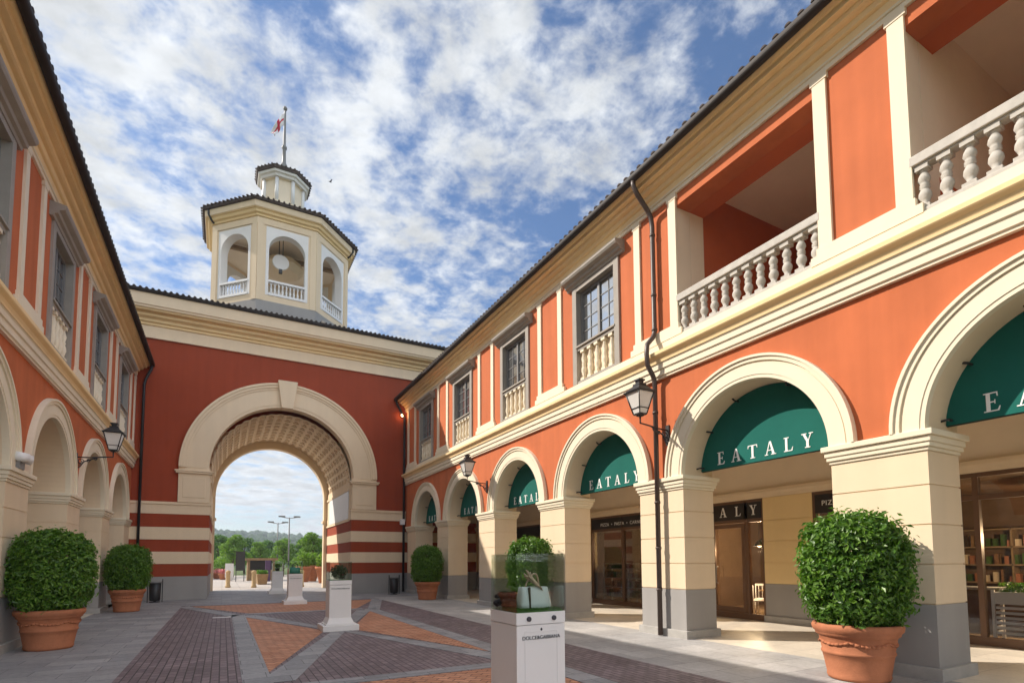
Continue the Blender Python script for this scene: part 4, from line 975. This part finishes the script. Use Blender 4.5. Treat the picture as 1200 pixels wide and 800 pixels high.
def pendant(u, d, z, lab):
    root = empty('pendant_lamp', TR(u, d, z), lab, 'pendant lamp', 'warm pendant lamps in the shop')
    P = TR(u, d, z); m = MB(); m.lathe(P[0], P[1], [(.02, z + .2), (.05, z + .17), (.16, z + .02), (.155, z + .02), (.04, z + .16)], 20, cap=False); m.tube([(P[0], P[1], z + .2), (P[0], P[1], 3.28)], .008, 6); m.build('shade', 'black', root)
    m = MB(); m.lathe(P[0], P[1], [(.01, z - .01), (.05, z + .01), (.06, z + .05), (.03, z + .1)], 12); m.build('bulb', 'glow', root)
    q = bpy.data.lights.new('pendant_light', 'POINT'); q.energy = 110; q.color = (1, .72, .42); q.shadow_soft_size = .06; q = bpy.data.objects.new('pendant_light', q); COL.objects.link(q); q.parent = root; q.location = (0, 0, -.12)
pendant(9.98, -BK - .9, 2.0, 'warm glowing pendant lamp seen through the shop door')
pendant(10.6, -BK - 1.9, 2.1, 'added pendant lamp deeper in the room behind the shop door')  # this and the pendants below are added to brighten the shop inside
pendant(4.1, -BK - 2.2, 2.2, 'added pendant lamp in the right edge shop window')
pendant(15.0, -BK - 1.6, 2.3, 'added pendant lamp above the grocery shelf')
pendant(19.6, -BK - 1.6, 2.3, 'added pendant lamp in the distant shop window')
# wall racks and a counter in the right window, slatted planter in front
RK = empty('wall_rack', TR(3.4, -8.6, 0), 'wooden wall rack of bottles and jars at the back of the right shop window', 'rack')
m = MB(TR)
for z in (1.0, 1.45, 1.9, 2.35): m.box(.5, 7.5, -9.05, -8.7, z, z + .04)
for u in (.5, 2.2, 3.9, 5.6, 7.46): m.box(u, u + .04, -9.05, -8.7, 0, 2.4)
m.build('shelves', 'wood', RK)
m = MB(TR); r_ = random.Random(4)
for z in (1.04, 1.49, 1.94):
    u = .6
    while u < 7.4: h = r_.uniform(.14, .32); m.box(u, u + .08, -8.95, -8.78, z, z + h, r_.randrange(4)); u += r_.uniform(.11, .2)
tag(m.build('bottles', ['goods', 'terra', 'cream', 'treeB'], RK), kind='stuff')
CT = empty('counter', TR(3.5, -6.4, 0), 'dark serving counter inside the right shop window', 'counter')
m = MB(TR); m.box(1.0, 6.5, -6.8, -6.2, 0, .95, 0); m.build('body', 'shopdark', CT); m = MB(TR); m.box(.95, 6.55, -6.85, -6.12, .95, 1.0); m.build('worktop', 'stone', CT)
WP = empty('trough_planter', (14.0, 4.2, 0), 'white slatted trough planter with green plants inside the right shop window', 'planter')
m = MB()
for x in (13.75, 14.15):
    for y in (3.0, 4.83): m.box(x - .025, x + .025, y - .025, y + .025, 0, 1.0)
for z in [.12 + .1 * i for i in range(6)]: m.box(13.76, 13.78, 3.03, 4.80, z, z + .05); m.box(13.78, 14.12, 4.82, 4.84, z, z + .05)
m.box(13.74, 14.16, 3.0, 4.84, .72, .96); m.build('trough', 'white', WP)
leaf_cloud('foliage', 700, lambda r, n: (np.stack([r.uniform(-.18, .18, n), r.uniform(-1.1, .6, n), r.uniform(.94, 1.14, n)], 1), np.stack([r.normal(size=n) * .4, r.normal(size=n) * .4, np.ones(n)], 1)), .05, 'leafR', WP, 13)
LPt = empty('loggia_plant', (9.6, 5.6, 6.42), 'green leafy plant behind the loggia balusters', 'plant')
m = MB(); m.lathe(9.6, 5.6, [(.12, 6.42), (.17, 6.72), (.15, 6.72)], 16); m.build('pot', 'terra', LPt)
leaf_cloud('foliage', 260, lambda r, n: (lambda d: (d * np.array([.22, .35, .25]) + np.array([0, 0, .52]), d))((lambda d: d / np.linalg.norm(d, axis=1)[:, None] * r.random((n, 1)) ** .4)(r.normal(size=(n, 3)))), .06, 'treeA', LPt, 17)

# ------------------------------------------------------------------ plaza beyond the arch
for x, y, lab in ((.33, 38.7, 'leftmost sandstone bollard outside the archway'), (1.78, 37.7, 'middle sandstone bollard outside the archway'), (4.55, 37.0, 'right hand sandstone bollard outside the archway, by the teal bag pedestal')):
    m = MB(); m.lathe(x, y, [(.16, 0), (.16, .12), (.13, .14), (.13, .92), (.15, .95), (.15, 1.02), (.06, 1.10)], 16); tag(m.build('bollard', 'bollard', None, (x, y, 0)), lab, 'bollard', 'sandstone bollards outside the archway')
IB = empty('info_board', (1.3, 50, 0), 'dark information board on two legs beyond the archway', 'sign board')
m = MB(); m.box(.95, 1.65, 49.97, 50.03, .9, 2.5); m.build('panel', 'black', IB)
for x in (1.0, 1.6): m = MB(); m.tube([(x, 50.06, 0), (x, 50.06, 2.4)], .03, 8); m.build('leg', 'black', IB)
m = MB(); m.box(.2, .85, 52, 52.4, .3, 1.5); m.box(.25, .8, 52.05, 52.35, 0, .3); tag(m.build('utility_box', 'whitewarm', None, (.5, 52.2, 0)), 'pale utility cabinet left of the dark information board', 'cabinet')
KS = empty('kiosk', (2.9, 52, 0), 'low wooden kiosk with dark serving hatch beyond the archway', 'kiosk')
m = MB(); m.box(1.9, 4.1, 51.5, 53.2, 0, .9); m.box(1.9, 2.1, 51.5, 53.2, .9, 1.75); m.box(3.9, 4.1, 51.5, 53.2, .9, 1.75); m.box(2.1, 3.9, 53, 53.2, .9, 1.75); m.build('body', 'wood', KS)
m = MB(); m.box(1.7, 4.3, 51.2, 53.5, 1.75, 1.95); m.build('roof', 'wood', KS); m = MB(); m.box(2.1, 3.9, 51.9, 52.0, .9, 1.75); m.build('hatch', 'black', KS)
WB = empty('wooden_planter', (2.6, 43, 0), 'long wooden planter box with low shrubs beyond the archway', 'planter')
m = MB(); m.taper(2.55, 43.4, 0, .75, .28, .38, 0, 1.2, 1.3); m.build('box', 'wood', WB)
leaf_cloud('foliage', 500, lambda r, n: (np.stack([r.uniform(-.35, .3, n), r.uniform(-.7, 1.4, n), r.uniform(.7, 1.0, n)], 1), np.stack([r.normal(size=n) * .4, r.normal(size=n) * .4, np.ones(n)], 1)), .09, 'treeB', WB, 19)
m = MB(); m.box(3.15, 3.55, 49.0, 49.25, 0, 1.75); tag(m.build('display_stele', 'purple', None, (3.35, 49.1, 0)), 'dark violet upright panel right of the wooden kiosk', 'panel')
def bigpot(x, y, s, lab):
    root = empty('plaza_pot', (x, y, 0), lab, 'plant pot', 'large terracotta pots on the plaza')
    m = MB(); m.lathe(x, y, [(.36 * s, 0), (.62 * s, 1.15 * s), (.70 * s, 1.18 * s), (.70 * s, 1.38 * s), (.6 * s, 1.38 * s), (.55 * s, 1.2 * s)], 24, cap=False); m.lathe(x, y, [(.01, 1.2 * s), (.6 * s, 1.2 * s)], 24, cap=False); m.build('pot', 'terra', root)
    leaf_cloud('foliage', 700, lambda r, n: (lambda d: (d * np.array([.65 * s, .65 * s, .7 * s]) + np.array([0, 0, 1.9 * s]), d))((lambda d: d / np.linalg.norm(d, axis=1)[:, None] * r.random((n, 1)) ** .4)(r.normal(size=(n, 3)))), .10, 'treeA', root, int(x * 10))
bigpot(5.75, 45.5, .9, 'terracotta pot on the plaza, left of the pair by the right jamb'); bigpot(6.55, 46.8, .95, 'terracotta pot in the middle of the plaza pots'); bigpot(6.75, 42.3, .9, 'terracotta pot closest to the right archway jamb')
def flowerpot(x, y, lab):
    root = empty('flower_pot', (x, y, 0), lab, 'flower pot', 'low pots of pink flowers on the plaza')
    m = MB(); m.lathe(x, y, [(.28, 0), (.42, .5), (.45, .55), (.36, .55)], 18); m.build('pot', 'terra', root)
    leaf_cloud('blossoms', 200, lambda r, n: (lambda d: (d * np.array([.45, .45, .25]) + np.array([0, 0, .75]), d))((lambda d: d / np.linalg.norm(d, axis=1)[:, None] * r.random((n, 1)) ** .4)(r.normal(size=(n, 3)))), .08, 'pink', root, int(y))
flowerpot(-1.15, 58, 'pink flower pot at the left edge of the archway view'); flowerpot(-.45, 59, 'pink flower pot second from the left archway jamb'); flowerpot(.1, 56, 'pink flower pot next to the round green shrub')
RS = empty('round_shrub', (-.15, 62, 0), 'round green shrub behind the pink flower pots', 'shrub')
m = MB(); m.lathe(-.15, 62, [(.4, 0), (.55, .7), (.5, .72)], 18); m.build('pot', 'terra', RS)
leaf_cloud('foliage', 700, lambda r, n: (lambda d: (d * np.array([.95, .95, .8]) + np.array([0, 0, 1.35]), d))((lambda d: d / np.linalg.norm(d, axis=1)[:, None] * r.random((n, 1)) ** .3)(r.normal(size=(n, 3)))), .12, 'treeA', RS, 23)
def mast(x, y, h, lab):
    root = empty('street_lamp', (x, y, 0), lab, 'street lamp', 'twin headed plaza lamp masts')
    m = MB(); m.tube([(x, y, 0), (x, y, h)], [.09, .06], 8); m.tube([(x - .85, y, h + .05), (x, y, h - .1), (x + .85, y, h + .05)], .04, 6); m.build('mast', 'frame', root)
    for s in (-1, 1): m = MB(); m.box(x + s * .75 - .32, x + s * .75 + .32, y - .15, y + .15, h + .02, h + .16); m.build('lamp_head', 'frame', root)
mast(6.1, 60.5, 6.3, 'taller looking twin headed lamp mast rising above the plaza trees'); mast(5.45, 66, 6.05, 'more distant twin headed lamp mast left of the taller mast')
# hills and house
hm = MB(); nx_, ny_ = 90, 40; vs = []
def hillz(x, y):
    t = min(1, max(0, (y - 180) / 720)); t = t * t * (3 - 2 * t)
    return t * (29 + 7 * math.sin(x * .009 + .9) + 4 * math.sin(x * .023 + 2) + 2 * math.sin(x * .07 + y * .03) + .00 * x) - .3
for i in range(nx_ + 1):
    for j in range(ny_ + 1):
        x = -700 + 1600 * i / nx_; y = 180 + 820 * j / ny_
        vs.append((x, y, hillz(x, y) + (rnd.uniform(-1, 1) * 1.5 if 0 < j < ny_ else 0) - .1))
hm.add(vs, [(i * (ny_ + 1) + j, (i + 1) * (ny_ + 1) + j, (i + 1) * (ny_ + 1) + j + 1, i * (ny_ + 1) + j + 1) for i in range(nx_) for j in range(ny_)], 0, True)
tag(hm.build('hills', 'hill'), kind='structure')
rw = np.random.default_rng(2); nC = 2600
wx = rw.uniform(-200, 420, nC); wy = 230 + 670 * rw.random(nC) ** .8
WD = MB()
for x, y in zip(wx.tolist(), wy.tolist()):
    z = hillz(x, y); s = rnd.uniform(3, 6.5)
    WD.lathe(x, y, [(s * .4, z - 1), (s * rnd.uniform(.7, 1), z + s * .4), (s * rnd.uniform(.6, .9), z + s * .9), (s * .15, z + s * rnd.uniform(1.1, 1.4))], 6, 0, False, rnd.random(), False)
tag(WD.build('hill_woods', 'hill', recalc=False), 'dark green woods covering the distant hill', 'woods', None, 'stuff')
hz = hillz(71, 500)
HS = empty('hill_house', (71, 500, hz), 'white house with a dark roof on the hill seen through the archway', 'house')
m = MB(); m.box(66.5, 75, 497, 505, hz - 2, hz + 4.6); m.build('wall', 'whitewarm', HS)
m = MB(); m.add([(66, 496.5, hz + 4.5), (75.5, 496.5, hz + 4.5), (75.5, 505.5, hz + 4.5), (66, 505.5, hz + 4.5), (68.5, 501, hz + 7.3), (73, 501, hz + 7.3)], [(0, 1, 5, 4), (1, 2, 5), (2, 3, 4, 5), (3, 0, 4), (0, 3, 2, 1)]); m.build('roof', 'roof', HS)
for x in (68, 70.5, 73): m = MB(); m.box(x - .5, x + .5, 496.93, 497.05, hz + 1.6, hz + 3.2); m.build('window', 'pane', HS)
# bird
BD = MB(); bx, by, bz = 6.37, 40.06, 30.2
BS = .45
BD.T = lambda x, y, z: (bx + (x - bx) * BS, by + (y - by) * BS, bz + (z - bz) * BS)
BD.tube([(bx - .28, by, bz), (bx - .1, by, bz + .02), (bx + .12, by, bz), (bx + .26, by, bz - .02)], [.02, .07, .08, .02], 8)
BD.add([(bx - .1, by, bz + .03), (bx + .12, by, bz + .03), (bx + .30, by + .32, bz + .28), (bx + .16, by + .36, bz + .30), (bx + .30, by - .32, bz + .28), (bx + .16, by - .36, bz + .30)], [(0, 1, 2, 3), (0, 5, 4, 1)])
BD.add([(bx - .1, by, bz + .02), (bx + .12, by, bz + .02), (bx + .30, by + .32, bz + .27), (bx + .16, by + .36, bz + .29), (bx + .30, by - .32, bz + .27), (bx + .16, by - .36, bz + .29)], [(0, 3, 2, 1), (0, 1, 4, 5)])
tag(BD.build('bird', 'bird', None, (bx, by, bz)), 'dark bird flying in the sky right of the tower', 'bird')

# ------------------------------------------------------------------ light, sky, camera
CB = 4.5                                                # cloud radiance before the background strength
sd = Vector((-1, .80, 1.03)).normalized()               # towards the sun
elev = math.asin(sd.z); azim = math.atan2(sd.x, sd.y)
sl = bpy.data.lights.new('sun', 'SUN'); sl.energy = 3.5; sl.angle = R(.6); sl.color = (1, .91, .80)
so = bpy.data.objects.new('sun', sl); COL.objects.link(so); so.rotation_euler = sd.to_track_quat('Z', 'Y').to_euler()
wd = bpy.data.worlds.new('World'); SC.world = wd; wd.use_nodes = True
nt = wd.node_tree; nt.nodes.clear()
out = N(nt, 'ShaderNodeOutputWorld'); bg = N(nt, 'ShaderNodeBackground'); bg.inputs[1].default_value = .12; L(nt, bg.outputs[0], out.inputs[0])
sky = N(nt, 'ShaderNodeTexSky'); sky.sky_type = 'NISHITA'; sky.sun_disc = False; sky.sun_elevation = elev; sky.sun_rotation = azim; sky.air_density = 1.0; sky.dust_density = .6; sky.ozone_density = 2.0
tc = N(nt, 'ShaderNodeTexCoord'); sx = N(nt, 'ShaderNodeSeparateXYZ'); L(nt, tc.outputs['Generated'], sx.inputs[0])
def mth(op, a, b=None, c=None):
    n = N(nt, 'ShaderNodeMath', operation=op)
    for i, v in enumerate((a, b, c)):
        if v is None: continue
        if isinstance(v, (int, float)): n.inputs[i].default_value = v
        else: L(nt, v, n.inputs[i])
    return n.outputs[0]
zz = mth('ADD', mth('MAXIMUM', sx.outputs[2], 0.0), .10)
px = mth('DIVIDE', sx.outputs[0], zz); py = mth('DIVIDE', sx.outputs[1], zz)
cv = N(nt, 'ShaderNodeCombineXYZ'); L(nt, px, cv.inputs[0]); L(nt, py, cv.inputs[1])
def noise(scale, det, rough, off=(0, 0, 0), dist=0.0):
    mp = N(nt, 'ShaderNodeMapping'); mp.inputs['Location'].default_value = off; mp.inputs['Scale'].default_value = (scale, scale, 1); L(nt, cv.outputs[0], mp.inputs[0])
    n = N(nt, 'ShaderNodeTexNoise', Scale=1.0, Detail=det, Roughness=rough, Distortion=dist); L(nt, mp.outputs[0], n.inputs['Vector']); return n.outputs[0]
nb = noise(.62, 3.0, .5, (3.1, 1.7, 0)); nf = noise(3.9, 9.0, .62, (1.3, 4.2, 0), .25); nr = noise(11.5, 5.0, .62, (7, 2, 0), .15)
cov = mth('MULTIPLY_ADD', nb, .50, mth('MULTIPLY_ADD', nf, .52, mth('MULTIPLY', nr, .42)))
bias = mth('MULTIPLY_ADD', sx.outputs[0], -.13, -.050)      # thicker towards the sun side, thinner to the right
dens = mth('ADD', cov, bias)
mr = N(nt, 'ShaderNodeMapRange'); mr.interpolation_type = 'SMOOTHSTEP'; mr.inputs[1].default_value = .555; mr.inputs[2].default_value = .755; L(nt, dens, mr.inputs[0])
shn = mth('MULTIPLY_ADD', nf, .5, mth('MULTIPLY', noise(5.2, 7.0, .6, (2.2, 9.1, 0), .2), .5))
shd = N(nt, 'ShaderNodeMapRange'); shd.inputs[1].default_value = .40; shd.inputs[2].default_value = .62; shd.inputs[3].default_value = 1.08; shd.inputs[4].default_value = .66; L(nt, shn, shd.inputs[0])
# added fill: mostly unseen clouds opposite the sun and overhead, brightened for shaded walls
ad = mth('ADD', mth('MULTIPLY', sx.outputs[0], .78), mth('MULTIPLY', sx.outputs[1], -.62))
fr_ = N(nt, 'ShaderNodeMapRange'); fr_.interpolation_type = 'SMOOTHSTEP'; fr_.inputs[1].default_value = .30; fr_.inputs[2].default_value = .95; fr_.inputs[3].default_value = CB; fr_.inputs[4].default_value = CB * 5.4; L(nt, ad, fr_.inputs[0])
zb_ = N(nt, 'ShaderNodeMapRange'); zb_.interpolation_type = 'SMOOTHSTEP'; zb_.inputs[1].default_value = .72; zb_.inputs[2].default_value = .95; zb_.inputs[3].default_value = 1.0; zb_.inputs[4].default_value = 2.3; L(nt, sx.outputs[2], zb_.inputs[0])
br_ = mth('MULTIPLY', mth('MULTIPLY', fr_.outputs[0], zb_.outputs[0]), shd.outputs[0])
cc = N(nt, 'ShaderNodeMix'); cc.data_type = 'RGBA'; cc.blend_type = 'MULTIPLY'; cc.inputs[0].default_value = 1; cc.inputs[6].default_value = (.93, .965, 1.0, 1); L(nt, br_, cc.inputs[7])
hb_ = N(nt, 'ShaderNodeMapRange'); hb_.inputs[1].default_value = 0; hb_.inputs[2].default_value = .35; hb_.inputs[3].default_value = 0; hb_.inputs[4].default_value = 1; L(nt, sx.outputs[2], hb_.inputs[0])
sb = N(nt, 'ShaderNodeMix'); sb.data_type = 'RGBA'; sb.blend_type = 'MULTIPLY'; sb.inputs[0].default_value = 1; L(nt, sky.outputs[0], sb.inputs[6]); hc_ = N(nt, 'ShaderNodeMix'); hc_.data_type = 'RGBA'; L(nt, hb_.outputs[0], hc_.inputs[0]); hc_.inputs[6].default_value = (.55, .57, .60, 1); hc_.inputs[7].default_value = (.42, .54, .66, 1); L(nt, hc_.outputs[2], sb.inputs[7])
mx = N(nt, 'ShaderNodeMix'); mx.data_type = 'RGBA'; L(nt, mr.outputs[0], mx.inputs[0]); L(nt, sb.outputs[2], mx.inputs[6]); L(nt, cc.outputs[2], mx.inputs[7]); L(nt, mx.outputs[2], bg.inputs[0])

hz_ = MB(); hz_.box(-720, 920, -40, 1010, -1.4, 78)
hm_, hnt, hout = nodes('haze air'); pv = N(hnt, 'ShaderNodeVolumePrincipled'); pv.inputs['Color'].default_value = (.80, .88, 1, 1); pv.inputs['Density'].default_value = .0006; pv.inputs['Anisotropy'].default_value = .2
L(hnt, pv.outputs[0], hout.inputs['Volume']); M['haze'] = hm_
tag(hz_.build('haze', 'haze', None, (0, 400, 0)), 'pale blue haze over the distant hill', 'haze', None, 'stuff')
cam = bpy.data.cameras.new('camera'); cam.sensor_width = 36; cam.lens = 620.58 / 1200 * 36; cam.shift_y = (615.6 - 400) / 1200; cam.clip_end = 6000; cam.clip_start = .05
co = bpy.data.objects.new('camera', cam); COL.objects.link(co)
a, b, r = R(28.6124), R(3.7285), R(.2993)
Rv = Vector((math.cos(a), -math.sin(a), 0)); Yv = Vector((math.sin(a), math.cos(a), 0)); Zv = Vector((0, 0, 1))
Fv = Yv * math.cos(b) + Zv * math.sin(b); Uv = -Yv * math.sin(b) + Zv * math.cos(b)
R2 = Rv * math.cos(r) - Uv * math.sin(r); U2 = Rv * math.sin(r) + Uv * math.cos(r)
mtx = Matrix((R2, U2, -Fv)).transposed().to_4x4(); mtx.translation = (0, 0, 1.65); co.matrix_world = mtx
SC.camera = co
SC.view_settings.view_transform = 'Standard'; SC.view_settings.look = 'None'; SC.view_settings.exposure = 0.9; SC.view_settings.gamma = 1; SC.view_settings.use_curve_mapping = False
SC.cycles.max_bounces = 8; SC.cycles.transparent_max_bounces = 16; SC.cycles.caustics_reflective = False; SC.cycles.caustics_refractive = False
